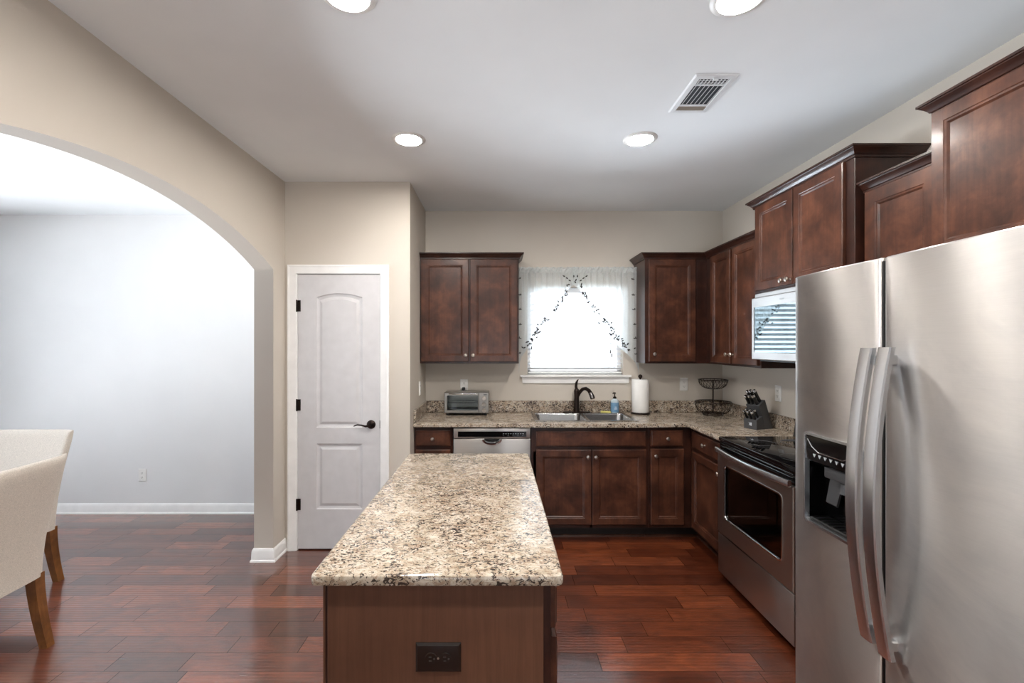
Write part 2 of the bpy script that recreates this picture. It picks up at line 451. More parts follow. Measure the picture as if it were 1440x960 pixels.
def holed_wall(name, axis_y, x0, x1, holes, mat, label):
    b = MB(); xs = x0
    for (h0, h1, z0, z1) in holes:
        b.box(xs, h0, axis_y-EPS, axis_y, 0, CEIL); b.box(h0, h1, axis_y-EPS, axis_y, 0, z0); b.box(h0, h1, axis_y-EPS, axis_y, z1, CEIL); xs = h1
    b.box(xs, x1, axis_y-EPS, axis_y, 0, CEIL)
    struct(b.build(name, mat, smooth=False), label, 'wall')
DWIN = [(-5.2, -4.3, .12, 2.3)]
RWIN = [(-1.3, 1.75, .10, 2.1)]
holed_wall('wall_dining_front', YDIN, XDIN, XLD, DWIN, M['wall_white'], 'dining room wall with an added wide front window')
holed_wall('wall_rear', YREAR, XLD, XR, RWIN, M['wall'], 'rear wall of the living area with an added wide window')
def plain_window(name, h, y, label):
    x0, x1, z0, z1 = h
    b = MB(); t = .05
    for q in ((x0, x0+t, z0, z1), (x1-t, x1, z0, z1), (x0, x1, z0, z0+t), (x0, x1, z1-t, z1), ((x0+x1)/2-t/2, (x0+x1)/2+t/2, z0, z1)):
        b.box(q[0], q[1], y-.09, y-.03, q[2], q[3])
    o = b.build(name, M['trim'], smooth=False); struct(o, label, 'window')
    MB().box(x0+t, x1-t, y-.062, y-.058, z0+t, z1-t).build('window_glass', M['glass'], o, smooth=False)
    portal('daylight_portal', ((x0+x1)/2, y-.13, (z0+z1)/2), (PI/2, 0, 0), x1-x0, z1-z0)
plain_window('window_2', DWIN[0], YDIN, 'added unseen wide front window of the dining room')  # out-of-view window added as a dining room light source
plain_window('window_3', RWIN[0], YREAR, 'added unseen wide window of the living area behind the viewer')  # out-of-view window added to light the kitchen from behind
portal('daylight_portal_sink', ((WX0+WX1)/2, YB+.14, (WZ0+WZ1)/2), (-PI/2, 0, 0), WX1-WX0, WZ1-WZ0)

# baseboards
BBP = [(0, 0), (.020, 0), (.020, .010), (.014, .018), (.012, .072), (.009, .084), (.004, .094), (0, .094)]
def sweep(b, path, prof, z0, offs):
    """prof: (out, z); offs: outward offset vector at each path vertex"""
    rr = [[(px+ox*o, py+oy*o, z0+z) for o, z in prof] for (px, py), (ox, oy) in zip(path, offs)]
    return b.rings(rr)
b = MB(); sweep(b, [(XDIN, YB), (XLD, YB)], BBP, 0, [(0, -1), (0, -1)])
struct(b.build('baseboard_dining', M['trim'], angle=20), 'white baseboard along the dining room wall', 'baseboard')
b = MB(); sweep(b, [(XLD, YB-.02), (XLD, AY1), (XL, AY1), (XL, YP)], BBP, 0, [(-1, 0), (-1, -1), (1, -1), (1, 0)])
struct(b.build('baseboard_pier', M['trim'], angle=20), 'white baseboard wrapping the foot of the arch pier', 'baseboard')
b = MB(); sweep(b, [(XL, YREAR), (XL, AY0), (XLD, AY0), (XLD, YDIN)], BBP, 0, [(1, 0), (1, 1), (-1, 1), (-1, 0)])
struct(b.build('baseboard_near', M['trim'], angle=20), 'white baseboard on the near side of the arch', 'baseboard')
b = MB(); sweep(b, [(-.812, YP), (XP, YP), (XP, 3.50)], BBP, 0, [(0, -1), (1, -1), (1, 0)])
struct(b.build('baseboard_pantry', M['trim'], angle=20), 'short white baseboard beside the pantry door', 'baseboard')

# ------------------------------------------------------------------ pantry door
door = thing('door_1', ((DX0+DX1)/2, YP, 0), 'white two panel arched pantry door with bronze lever', 'door'); door['kind'] = 'structure'
CP = [(0, 0), (.066, 0), (.066, .017), (.056, .019), (.045, .015), (.014, .011), (.004, .009), (0, .006)]   # (across, thick)
b = MB()
loopin = [(DX0-.004, 0), (DX0-.004, DZ+.004), (DX1+.004, DZ+.004), (DX1+.004, 0)]
dirs = [(-1, 0), (-1, 1), (1, 1), (1, 0)]
b.rings([[(x+dx*a, YP-t, z+dz*a) for a, t in CP] for (x, z), (dx, dz) in zip(loopin, dirs)])
b.build('door_casing', M['trim'], door, angle=20)
b = MB()
b.box(DX0-.012, DX0-.002, YP+.001, YP+.1, 0, DZ+.012); b.box(DX1+.002, DX1+.012, YP+.001, YP+.1, 0, DZ+.012); b.box(DX0-.012, DX1+.012, YP+.001, YP+.1, DZ+.002, DZ+.012)
b.build('door_jamb', M['trim'], door, smooth=False)
# slab: flat face with two recessed panels, the upper one arched
b = MB()
SY = YP+.004
PX0, PX1 = -1.353, -1.009
def arch_loop(x0, x1, z0, z1, rise, d, n=14):
    pts = [(x0, d, z0), (x1, d, z0)]
    for i in range(n+1):
        t = i/n; x = x1+(x0-x1)*t; pts.append((x, d, z1+rise*(1-(2*t-1)**2)))
    return pts
def slab_panel(z0, z1, rise):
    L = []
    for ins, d in ((0, SY), (.006, SY+.008), (.020, SY+.012), (.024, SY+.012), (.042, SY+.005), (.044, SY+.004)):
        L.append(arch_loop(PX0+ins, PX1-ins, z0+ins, z1-ins, rise*(1-ins*2), d))
    b.rings(L, False, True)
P1 = (.915, 1.890, .030); P2 = (.304, .795, .0)
slab_panel(*P1); slab_panel(*P2)
zb, zt = .010, DZ-.001
b.face([(DX0, SY, zb), (PX0, SY, zb), (PX0, SY, zt), (DX0, SY, zt)]); b.face([(PX1, SY, zb), (DX1, SY, zb), (DX1, SY, zt), (PX1, SY, zt)])
b.face([(PX0, SY, zb), (PX1, SY, zb), (PX1, SY, P2[0]), (PX0, SY, P2[0])]); b.face([(PX0, SY, P2[1]), (PX1, SY, P2[1]), (PX1, SY, P1[0]), (PX0, SY, P1[0])])
al = arch_loop(PX0, PX1, P1[0], P1[1], P1[2], SY)[2:]
for (xa, _, za), (xb, _, zc) in zip(al, al[1:]): b.face([(xa, SY, za), (xb, SY, zc), (xb, SY, zt), (xa, SY, zt)])
b.box(DX0, DX1, SY+.0125, SY+.035, zb, zt)
for X in (DX0, DX1): b.face([(X, SY, zb), (X, SY+.0125, zb), (X, SY+.0125, zt), (X, SY, zt)])
for z in (zb, zt): b.face([(DX0, SY, z), (DX1, SY, z), (DX1, SY+.0125, z), (DX0, SY+.0125, z)])
slab = b.build('door_slab', M['door'], door, smooth=False)
for z in (1.825, 1.085, .342):
    b = MB(); b.lathe([(0, -.045), (.004, -.045), (.006, -.04), (.006, .04), (.004, .045), (0, .045)], (DX0-.004, YP-.006, z), n=10)
    b.box(DX0-.004, DX0+.022, YP-.001, YP+.003, z-.042, z+.042)
    b.build('hinge', M['bronze'], door)
hx, hz = -.941, .939
b = MB(); b.lathe([(0, 0), (.033, 0), (.033, -.004), (.028, -.010), (.014, -.014), (.012, -.045), (0, -.045)], (hx, SY, hz), 'Y', 24)
hd = b.build('door_handle', M['bronze'], door)
b = MB(); b.tube([(hx+.004, SY-.045, hz), (hx-.03, SY-.048, hz-.006), (hx-.06, SY-.047, hz+.002), (hx-.09, SY-.046, hz+.005), (hx-.118, SY-.043, hz-.006)], [.009, .008, .006, .0055, .004], 10)
b.build('lever', M['bronze'], hd)
MB().box(DX1-.001, DX1+.004, YP-.003, YP+.012, .91, .97).build('strike_plate', M['bronze'], door)

# ------------------------------------------------------------------ sink window, blind, curtains
win = thing('window_1', ((WX0+WX1)/2, YB, WZ0), 'white framed sink window with wooden sill', 'window'); win['kind'] = 'structure'
b = MB(); t = .035
for q in ((WX0, WX0+t, WZ0, WZ1), (WX1-t, WX1, WZ0, WZ1), (WX0, WX1, WZ0, WZ0+t), (WX0, WX1, WZ1-t, WZ1)):
    b.box(q[0], q[1], YB+.085, YB+.115, q[2], q[3])
b.build('window_frame', M['trim'], win, smooth=False)
MB().box(WX0+t, WX1-t, YB+.098, YB+.102, WZ0+t, WZ1-t).build('window_glass', M['glass'], win, smooth=False)
MB().box(WX0-.065, WX1+.065, YB-.042, YB+.0, WZ0-.020, WZ0, .004, 2).box(WX0, WX1, YB-.001, YB+.085, WZ0-.020, WZ0+.001).build('window_sill', M['trim'], win)
b = MB(); b.rings([[(WX0-.050, YB-.020, WZ0-.020), (WX1+.050, YB-.020, WZ0-.020), (WX1+.050, YB-.001, WZ0-.020), (WX0-.050, YB-.001, WZ0-.020)],
                   [(WX0-.046, YB-.014, WZ0-.076), (WX1+.046, YB-.014, WZ0-.076), (WX1+.046, YB-.001, WZ0-.076), (WX0-.046, YB-.001, WZ0-.076)]])
b.build('window_apron', M['trim'], win)

bl = thing('window_blind', ((WX0+WX1)/2, YB+.05, WZ0), 'white two inch slat blind hanging in the sink window', 'blind')
b0, b1 = WX0+.006, WX1-.006
MB().box(b0, b1, YB+.028, YB+.075, WZ1-.05, WZ1-.002, .003).build('headrail', M['blind'], bl)
b = MB(); zs = WZ0+.055; k = 0
while zs < WZ1-.06:
    a = math.radians(-24); ca, sa = math.cos(a)*.025, math.sin(a)*.025; y = YB+.050
    b.rings([[(x, y-ca, zs-sa-.002), (x, y+ca, zs+sa-.002), (x, y+ca, zs+sa+.002), (x, y, zs+.0036), (x, y-ca, zs-sa+.002)] for x in (b0, b1)])
    zs += .0445
b.build('slats', M['blind'], bl, smooth=False)
MB().box(b0, b1, YB+.024, YB+.076, WZ0+.008, WZ0+.026, .003).build('bottom_rail', M['blind'], bl)
b = MB()
for x in (b0+.11, (b0+b1)/2, b1-.11):
    for y in (YB+.0245, YB+.0755): b.tube([(x, y, WZ0+.02), (x, y, WZ1-.04)], .0012, 5)
b.build('ladder_cord', M['blind'], bl)
for x, z in ((.315, 1.51), (1.035, 1.475), (1.047, 1.44)):
    b = MB(); b.lathe([(0, 0), (.006, .004), (.005, .03), (.002, .034), (0, .034)], (x, YB+.014, z-.02), n=10)
    b.tube([(x, YB+.014, z), (x, YB+.018, WZ1-.06)], .001, 5)
    b.build('pull_cord', M['dark_grey'], bl)

# sheer swags: local param s along the rod, hem follows the measured curve
CY = YB-.055; CZT = 2.225
def px2x(px): return (px-699)*CY/640
def py2z(py): return H-(py-484.5)*CY/640
hemL = [(px2x(p), py2z(q)) for p, q in ((729.5, 526), (730.5, 512), (733, 502), (739, 494), (748, 478), (758, 462), (770, 445), (782, 429), (793, 415), (803, 403), (812, 397))]
hemR = [(px2x(p), py2z(q)) for p, q in ((898, 531), (897, 520), (892, 509), (882, 498), (870, 488), (859, 473), (849, 456), (837, 440), (826, 422), (815, 408), (802, 397))]
def hem_at(h, x):
    pts = sorted(h)
    for (xa, za), (xb, zb_) in zip(pts, pts[1:]):
        if xa <= x <= xb: return za+(zb_-za)*(x-xa)/(xb-xa+1e-9)
    return pts[0][1] if x < pts[0][0] else pts[-1][1]
def ruffle(x, v, ph):
    # gathered at the rod, softer folds below
    return .010*math.sin(x*118+ph)*(1-.55*v) + .006*math.sin(x*53+ph*2) + .004*math.sin(x*230+ph)*(1-v)
def swag(hem, ph, dy, label):
    xs0, xs1 = min(p[0] for p in hem), max(p[0] for p in hem)
    n, mv = 150, 34; rows = []
    b = MB()
    for j in range(mv+1):
        v = j/mv; row = []
        for i in range(n+1):
            x = xs0+(xs1-xs0)*i/n
            top = CZT + .005*math.sin(x*140+ph)
            z = top+(hem_at(hem, x)-top)*v**.9
            d = CZT-z
            pin = math.exp(-((d-.040)/.013)**2)
            y = CY+dy + ruffle(x, min(1, d*2.5), ph) - .010*math.exp(-((d-.018)/.016)**2)*math.sin(x*300)*0 - .006*(1-pin)
            row.append(b.bm.verts.new((x, y, z)))
        rows.append(row)
    for j in range(mv):
        for i in range(n): b.bm.faces.new((rows[j][i], rows[j][i+1], rows[j+1][i+1], rows[j+1][i]))
    o = b.build('swag_curtain', M['sheer'], None, angle=180)
    tag(o, label, 'curtain', 'sheer swags at the sink window')
    # rod pocket: a denser gathered heading
    b = MB(); rr = []
    for j in range(9):
        zz = CZT+.004-.052*j/8; row = []
        for i in range(n+1):
            x = xs0+(xs1-xs0)*i/n
            bul = .014*math.sin(PI*min(1, j/5)) if j <= 5 else .004
            row.append(b.bm.verts.new((x, CY+dy-.008-bul+.007*math.sin(x*170+ph+j*.5)+.004*math.sin(x*310+j), zz+.004*math.sin(x*90+ph))))
        rr.append(row)
    for j in range(8):
        for i in range(n): b.bm.faces.new((rr[j][i], rr[j][i+1], rr[j+1][i+1], rr[j+1][i]))
    b.build('gathered_heading', M['sheer'], o, angle=180)
    return o
sl = swag(hemL, .3, 0, 'sheer embroidered swag curtain next to the two door wall cabinet')
sr = swag(hemR, 1.7, -.012, 'sheer embroidered swag curtain next to the single door corner cabinet')
rod = MB().tube([(px2x(728), YB-.055, CZT-.02), (px2x(894), YB-.055, CZT-.02)], .006, 8)
rod.box(px2x(728)-.004, px2x(728)+.004, YB-.06, YB-.001, CZT-.03, CZT-.01).box(px2x(894)-.004, px2x(894)+.004, YB-.06, YB-.001, CZT-.03, CZT-.01)
tag(rod.build('curtain_rod', M['trim']), 'thin white curtain rod inside the gathered swag heading', 'curtain rod')
def leaf(b, x, z, ang, L, Wd, y):
    ca, sa = math.cos(ang), math.sin(ang)
    pts = [(0, 0), (.3, .5), (.65, .42), (1, 0), (.65, -.42), (.3, -.5)]
    f = [(x+(u*L*ca-v*Wd*sa), z+(u*L*sa+v*Wd*ca)) for u, v in pts]
    b.rings([[(p, y, q) for p, q in f], [(p, y-.0012, q) for p, q in f]])
def flower(b, x, z, y, r):
    n = 12
    r *= 1.2; b.ring((x, y, z), r*.62, r*.24, 'Y', 14, 4)
    for i in range(5):
        a = 2*PI*i/5; leaf(b, x+r*.75*math.cos(a), z+r*.75*math.sin(a), a, r*.7, r*.5, y)
rnd = random.Random(3)
def embroider(parent, flowers, leaves, edge):
    yb = CY-.034
    b = MB()
    for p, q, r in flowers: flower(b, px2x(p), py2z(q), yb, r)
    for p, q, a in leaves: leaf(b, px2x(p), py2z(q), math.radians(a), .027, .0125, yb)
    for p, q in edge:
        for a in (25, 80, 150): leaf(b, px2x(p), py2z(q), math.radians(a+rnd.uniform(-20, 20)), .021, .009, yb)
    b.build('embroidery', M['embroid'], parent, smooth=False)
def along(pts, n, jit, base):
    L = []
    for i in range(n):
        t = i/(n-1)*(len(pts)-1); k = min(int(t), len(pts)-2); f = t-k
        p = pts[k][0]+(pts[k+1][0]-pts[k][0])*f+rnd.uniform(-jit, jit); q = pts[k][1]+(pts[k+1][1]-pts[k][1])*f+rnd.uniform(-jit, jit)
        L.append((p, q, rnd.choice(base)+rnd.uniform(-25, 25)))
    return L
embroider(sl, [(795.5, 414, .012), (782, 432, .010), (766, 449, .012), (754, 467, .013)],
          along([(738, 489), (748, 474), (756, 465), (768, 448)], 26, 3.4, (40, 130, 230)) + along([(778, 436), (790, 424), (797, 408)], 12, 3, (50, 140, 240))
          + [(p, q, a) for p, q, a in ((794, 390, 150), (798, 393, 140), (802, 396, 150), (806, 391, 90), (808, 396, 60), (797, 404, 100), (801, 401, 170))],
          [(730, 393), (731, 416), (731, 436), (731, 457), (730, 476), (730, 497)])
embroider(sr, [(822, 415.5, .012), (832, 432, .010), (850, 452, .012), (876, 485, .014)],
          along([(843, 450), (856, 459), (862, 472), (870, 481), (886, 491)], 34, 3.6, (40, 130, 320)) + along([(816, 405), (822, 414), (832, 430), (840, 444)], 16, 3, (50, 300, 140))
          + [(p, q, a) for p, q, a in ((822, 390, 30), (818, 393, 40), (814, 396, 30), (811, 391, 90), (809, 399, 120), (816, 402, 70))],
          [(888, 394), (889, 416), (890, 436), (891, 457), (892, 476), (893, 498)])

# ------------------------------------------------------------------ cabinets
def XB(F): return lambda u, d, w: Vector((u, F-d, w))      # faces the camera (-Y)
def XRt(F): return lambda u, d, w: Vector((F-d, u, w))     # faces -X
def XIs(F): return lambda u, d, w: Vector((F+d, u, w))     # faces +X
DPROF = ((0, 0), (0, .015), (.004, .019), (.050, .019), (.053, .0165), (.060, .0155), (.067, .009))
def panel_door(u0, u1, w0, w1, xf, parent, name='door', mat='wood', stile=None):
    b = MB(xf); k = 1 if stile is None else stile/.050
    prof = [(i if i < .01 else i*k if i == .050 else .050*k+(i-.050), d) for i, d in DPROF]
    b.rings([rect(u0+i, u1-i, w0+i, w1-i, d+.001) for i, d in prof], True, True)
    return b.build(name, M[mat], parent, angle=20)
def slab_front(u0, u1, w0, w1, xf, parent, name='drawer', mat='wood'):
    b = MB(xf)
    prof = ((0, 0), (0, .012), (.004, .015), (.008, .0155), (.011, .019))
    b.rings([rect(u0+i, u1-i, w0+i, w1-i, d+.001) for i, d in prof], True, True)
    return b.build(name, M[mat], parent, angle=20)
KN = [(0, 0), (.008, 0), (.0055, .005), (.005, .012), (.009, .016), (.0145, .020), (.0155, .025), (.012, .030), (0, .0325)]
def knob(u, w, xf, parent):
    b = MB(xf); b.lathe([(r, d+.019) for r, d in KN], (u, 0, w), 'Y', 16)
    return b.build('knob', M['nickel'], parent)
def cab_body(u0, u1, w0, w1, depth, xf, parent, openings, name='cabinet_box', fr=.038):
    b = MB(xf)
    b.box(u0, u1, -depth, 0, w0, w1, .0015)
    return b.build(name, M['wood_dark'], parent, smooth=False)
CRN = [(0, -.006), (.008, -.006), (.008, .004), (.013, .006), (.016, .012), (.024, .022), (.034, .030), (.036, .034), (.041, .035), (.041, .044), (0, .044)]
def crown(parent, path, offs, z):
    b = MB(); sweep(b, path, CRN, z, offs)
    return b.build('crown_molding', M['wood_dark'], parent, angle=20)

# --- wall cabinets
UB, UT = 1.377, 2.262           # bottom / top of the standard wall cabinets
YU = 3.835                      # face-frame plane on the back wall
XU = 1.766                      # face-frame plane on the right wall
xfB = XB(YU)
c = thing('wall_cabinet', (-.233, YB, UB), 'dark brown two door wall cabinet above the toaster oven', 'cabinet', 'dark brown wall cabinets')
cab_body(-.648, .183, UB, UT, YB-YU-.002, xfB, c, None)
d = panel_door(-.636, -.238, UB+.016, UT-.010, xfB, c); knob(-.262, 1.447, xfB, d)
d = panel_door(-.224, .170, UB+.016, UT-.010, xfB, c); knob(-.200, 1.447, xfB, d)
crown(c, [(-.648, YU), (.183, YU), (.183, YB-.002)], [(0, -1), (1, -1), (1, 0)], UT)
c = thing('wall_cabinet', (1.5, YB, UB), 'dark brown single door wall cabinet beside the window in the corner', 'cabinet', 'dark brown wall cabinets')
cab_body(1.245, XU+.02, UB, UT, YB-YU-.002, xfB, c, None)
d = panel_door(1.274, 1.668, UB+.016, UT-.010, xfB, c); knob(1.316, 1.457, xfB, d)
crown(c, [(1.245, YB-.002), (1.245, YU), (XU, YU)], [(-1, 0), (-1, -1), (-1, -1)], UT)
xfR = XRt(XU)
RB0, RB1 = 3.042, YU
c = thing('wall_cabinet', (XR, 3.44, UB), 'dark brown two door wall cabinet between corner and microwave', 'cabinet', 'dark brown wall cabinets')
cab_body(RB0, RB1, UB, UT, XR-XU-.002, xfR, c, None)
d = panel_door(3.418, 3.728, UB+.016, UT-.010, xfR, c, stile=.045); knob(3.440, 1.462, xfR, d)
d = panel_door(3.060, 3.372+.02, UB+.016, UT-.010, xfR, c, stile=.045); knob(3.370, 1.462, xfR, d)
crown(c, [(XU, YU), (XU, RB0)], [(-1, -1), (-1, 0)], UT)
# above the microwave: deeper and taller
XM = 1.720; MY0, MY1 = 2.188, 3.038; MB_, MT_ = 1.868, 2.442
xfM = XRt(XM)
c = thing('wall_cabinet', (XR, 2.61, MB_), 'raised dark brown two door cabinet right above the microwave', 'cabinet', 'dark brown wall cabinets')
cab_body(MY0, MY1, MB_, MT_, XR-XM-.002, xfM, c, None)
d = panel_door(2.625, 3.000, MB_+.018, MT_-.008, xfM, c); knob(2.700, 1.915, xfM, d)
d = panel_door(2.243, 2.617, MB_+.018, MT_-.008, xfM, c); knob(2.641, 1.915, xfM, d)
crown(c, [(XR-.002, MY1), (XM, MY1), (XM, MY0), (XR-.002, MY0)], [(0, 1), (-1, 1), (-1, -1), (0, -1)], MT_)
# short run between microwave cabinet and fridge cabinet
c = thing('wall_cabinet', (XR, 1.99, UB), 'lower dark brown one door cabinet between microwave and fridge cabinets', 'cabinet', 'dark brown wall cabinets')
cab_body(1.790, 2.186, UB, UT, XR-XU-.002, xfR, c, None)
d = panel_door(1.800, 2.166, UB+.016, UT-.004, xfR, c, stile=.062)
crown(c, [(XU, 2.186), (XU, 1.790)], [(-1, 0), (-1, 0)], UT+.004)
# above the fridge
c = thing('wall_cabinet', (XR, 1.34, MB_), 'large dark brown cabinet right above the stainless fridge', 'cabinet', 'dark brown wall cabinets')
cab_body(.880, 1.786, MB_, MT_, XR-XM-.002, xfM, c, None)
panel_door(1.338, 1.785, MB_+.006, MT_-.002, xfM, c)
panel_door(.884, 1.332, MB_+.006, MT_-.002, xfM, c)
crown(c, [(XR-.002, 1.786), (XM, 1.786), (XM, .880), (XR-.002, .880)], [(0, 1), (-1, 1), (-1, -1), (0, -1)], MT_)

# --- base cabinets
FB = 3.56; FR = 1.52; TK = .105
xfb, xfr = XB(FB), XRt(FR)
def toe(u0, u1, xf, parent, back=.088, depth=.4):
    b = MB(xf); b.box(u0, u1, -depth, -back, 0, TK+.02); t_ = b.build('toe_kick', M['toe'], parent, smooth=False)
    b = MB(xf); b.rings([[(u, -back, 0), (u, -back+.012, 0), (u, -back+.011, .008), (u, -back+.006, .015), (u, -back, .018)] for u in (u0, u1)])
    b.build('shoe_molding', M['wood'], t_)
BD = YB-FB-.004; BDR = XR-FR-.004
c = thing('base_cabinet', (-.5, YB, 0), 'narrow base cabinet between pantry wall and dishwasher', 'cabinet', 'dark brown base cabinets')
cab_body(-.648, -.346, TK, CB, BD, xfb, c, None); toe(-.648, -.346, xfb, c)
d = slab_front(-.633, -.365, .744, .866, xfb, c); knob(-.499, .804, xfb, d)
d = panel_door(-.633, -.365, .133, .716, xfb, c); knob(-.39, .665, xfb, d)
c = thing('base_cabinet', (.73, YB, 0), 'wide sink base cabinet with two doors under the steel sink', 'cabinet', 'dark brown base cabinets')
b = MB(xfb)
b.box(.266, .284, -BD, 0, TK, CB).box(1.162, 1.180, -BD, 0, TK, CB).box(.284, 1.162, -BD, 0, TK, TK+.02).box(.284, 1.162, -.02, 0, .70, CB).box(.284, 1.162, -BD, -BD+.01, TK, CB)
b.box(.725, .745, -.02, 0, TK, .72)
b.build('cabinet_box', M['wood_dark'], c, smooth=False); toe(.266, 1.180, xfb, c)
slab_front(.304, 1.160, .742, .860, xfb, c, 'false_drawer_front')
d = panel_door(.304, .733, .133, .716, xfb, c); knob(.706, .664, xfb, d)
d = panel_door(.741, 1.163, .133, .716, xfb, c); knob(.766, .664, xfb, d)
c = thing('base_cabinet', (1.34, YB, 0), 'slim base cabinet with one drawer in the inside corner', 'cabinet', 'dark brown base cabinets')
cab_body(1.181, FR, TK, CB, BD, xfb, c, None); toe(1.181, FR+.088, xfb, c)
d = slab_front(1.198, 1.452, .742, .868, xfb, c); knob(1.325, .806, xfb, d)
d = panel_door(1.198, 1.456, .133, .722, xfb, c); knob(1.232, .672, xfb, d)
c = thing('base_cabinet', (XR, 3.27, 0), 'base cabinet between the corner and the range', 'cabinet', 'dark brown base cabinets')
cab_body(3.006, FB, TK, CB, BDR, xfr, c, None); toe(3.006, FB+.088, xfr, c)
d = slab_front(3.030, 3.515, .742, .866, xfr, c); knob(3.285, .806, xfr, d)
d = panel_door(3.030, 3.515, .133, .716, xfr, c); knob(3.062, .664, xfr, d)
c = thing('base_cabinet', (XR, 1.94, 0), 'base cabinet tucked between the range and the fridge', 'cabinet', 'dark brown base cabinets')
cab_body(1.672, 2.216, TK, CB, BDR, xfr, c, None); toe(1.672, 2.216, xfr, c)
d = slab_front(1.69, 2.2, .742, .866, xfr, c); knob(1.945, .806, xfr, d)
d = panel_door(1.69, 2.2, .133, .716, xfr, c); knob(1.72, .664, xfr, d)

# --- countertops
CF, CFR = 3.515, 1.475
SX0, SX1, SY0, SY1 = .300, 1.128, 3.615, 4.085
def slab_cells(xs, ys, keep, z0, z1, bev):
    b = MB(); bm = b.bm; vs = {}
    def V(i, j):
        if (i, j) not in vs: vs[(i, j)] = bm.verts.new((xs[i], ys[j], z1))
        return vs[(i, j)]
    fs = []
    for i in range(len(xs)-1):
        for j in range(len(ys)-1):
            if keep((xs[i]+xs[i+1])/2, (ys[j]+ys[j+1])/2): fs.append(bm.faces.new((V(i, j), V(i+1, j), V(i+1, j+1), V(i, j+1))))
    top_b = [e for e in bm.edges if len(e.link_faces) == 1]
    r = bmesh.ops.extrude_face_region(bm, geom=fs)
    nv = [g for g in r['geom'] if isinstance(g, bmesh.types.BMVert)]
    for v in nv: v.co.z = z0
    ext = [e for e in bm.edges if len(e.link_faces) == 2 and e.calc_face_angle(0) > 1 and abs(e.verts[0].co.z-e.verts[1].co.z) < 1e-6]
    bmesh.ops.bevel(bm, geom=ext, offset=bev, segments=3, affect='EDGES', profile=.5)
    return b
ix0, ix1, iy0, iy1 = SX0+.02, SX1-.02, SY0+.02, SY1-.02
b = slab_cells([XP+.001, ix0, ix1, CFR, XR-.001], [3.004, CF, iy0, iy1, YB-.001],
               lambda x, y: (y > CF or x > CFR) and not (ix0 < x < ix1 and iy0 < y < iy1), CB, CT, .007)
ct = tag(b.build('countertop', M['granite'], None, origin=(.7, 3.8, CB)), 'l shaped speckled granite countertop holding the sink', 'countertop')
b = MB(); b.box(XP+.021, XR-.022, YB-.021, YB-.001, CT, 1.028, .003); b.build('backsplash', M['granite_splash'], ct)
b = MB(); b.box(XR-.021, XR-.001, 3.004, YB-.001, CT, 1.028, .003); b.build('backsplash', M['granite_splash'], ct)
b = MB(); b.box(XP+.001, XP+.020, CF+.02, YB-.001, CT, 1.028, .003); b.build('backsplash', M['granite_splash'], ct)
b = slab_cells([CFR, XR-.001], [1.670, 2.220], lambda x, y: True, CB, CT, .007)
ct2 = tag(b.build('countertop', M['granite'], None, origin=(1.76, 1.94, CB)), 'short granite countertop between the range and the fridge', 'countertop')
b = MB(); b.box(XR-.021, XR-.001, 1.670, 2.220, CT, 1.028, .003); b.build('backsplash', M['granite_splash'], ct2)

# ------------------------------------------------------------------ island
IX0, IX1, IY0, IY1 = -.497, .177, 1.203, 2.562
b = MB(); r_ = .018
def rr_xy(x0, x1, y0, y1, r, z, ins=0):
    return [(p, q, z) for p, q in rrect((x0+x1)/2, (y0+y1)/2, (x1-x0)/2-ins, (y1-y0)/2-ins, max(r-ins, .004), 5)]
b.rings([rr_xy(IX0, IX1, IY0, IY1, r_, z, i) for i, z in ((.006, CB), (.002, CB+.002), (0, CB+.006), (0, CT-.008), (.002, CT-.0035), (.006, CT-.0008), (.010, CT))])
isl = thing('kitchen_island', (-.16, 1.88, 0), 'granite topped kitchen island with plain brown end panel', 'island')
b.build('countertop', M['granite'], isl, angle=30)
BX0, BX1, BY0, BY1 = -.468, .146, 1.240, 2.530
MB().box(BX0, BX1, BY0, BY1, TK, CB, .001).build('cabinet_box', M['wood_dark'], isl, smooth=False)
b = MB(); b.box(BX0+.008, BX1-.020, BY0-.006, BY0, 0, CB, .001); b.build('end_panel', M['wood_panel'], isl, smooth=False)
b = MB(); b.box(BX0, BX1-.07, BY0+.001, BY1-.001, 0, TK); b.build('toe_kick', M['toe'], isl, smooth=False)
xfi = XIs(BX1)
for k, (u0, u1) in enumerate(((BY0+.012, 1.665), (1.68, 2.09), (2.105, BY1-.012))):
    d = slab_front(u0, u1, .757, .872, xfi, isl); knob((u0+u1)/2, .815, xfi, d)
    d = panel_door(u0, u1, .125, .733, xfi, isl); knob(u1-.04, .68, xfi, d)
xfl = lambda u, d, w: Vector((BX0-d, u, w))
MB(xfl).box(BY0, BY1, 0, .006, 0, CB).build('side_panel', M['wood_panel'], isl, smooth=False)
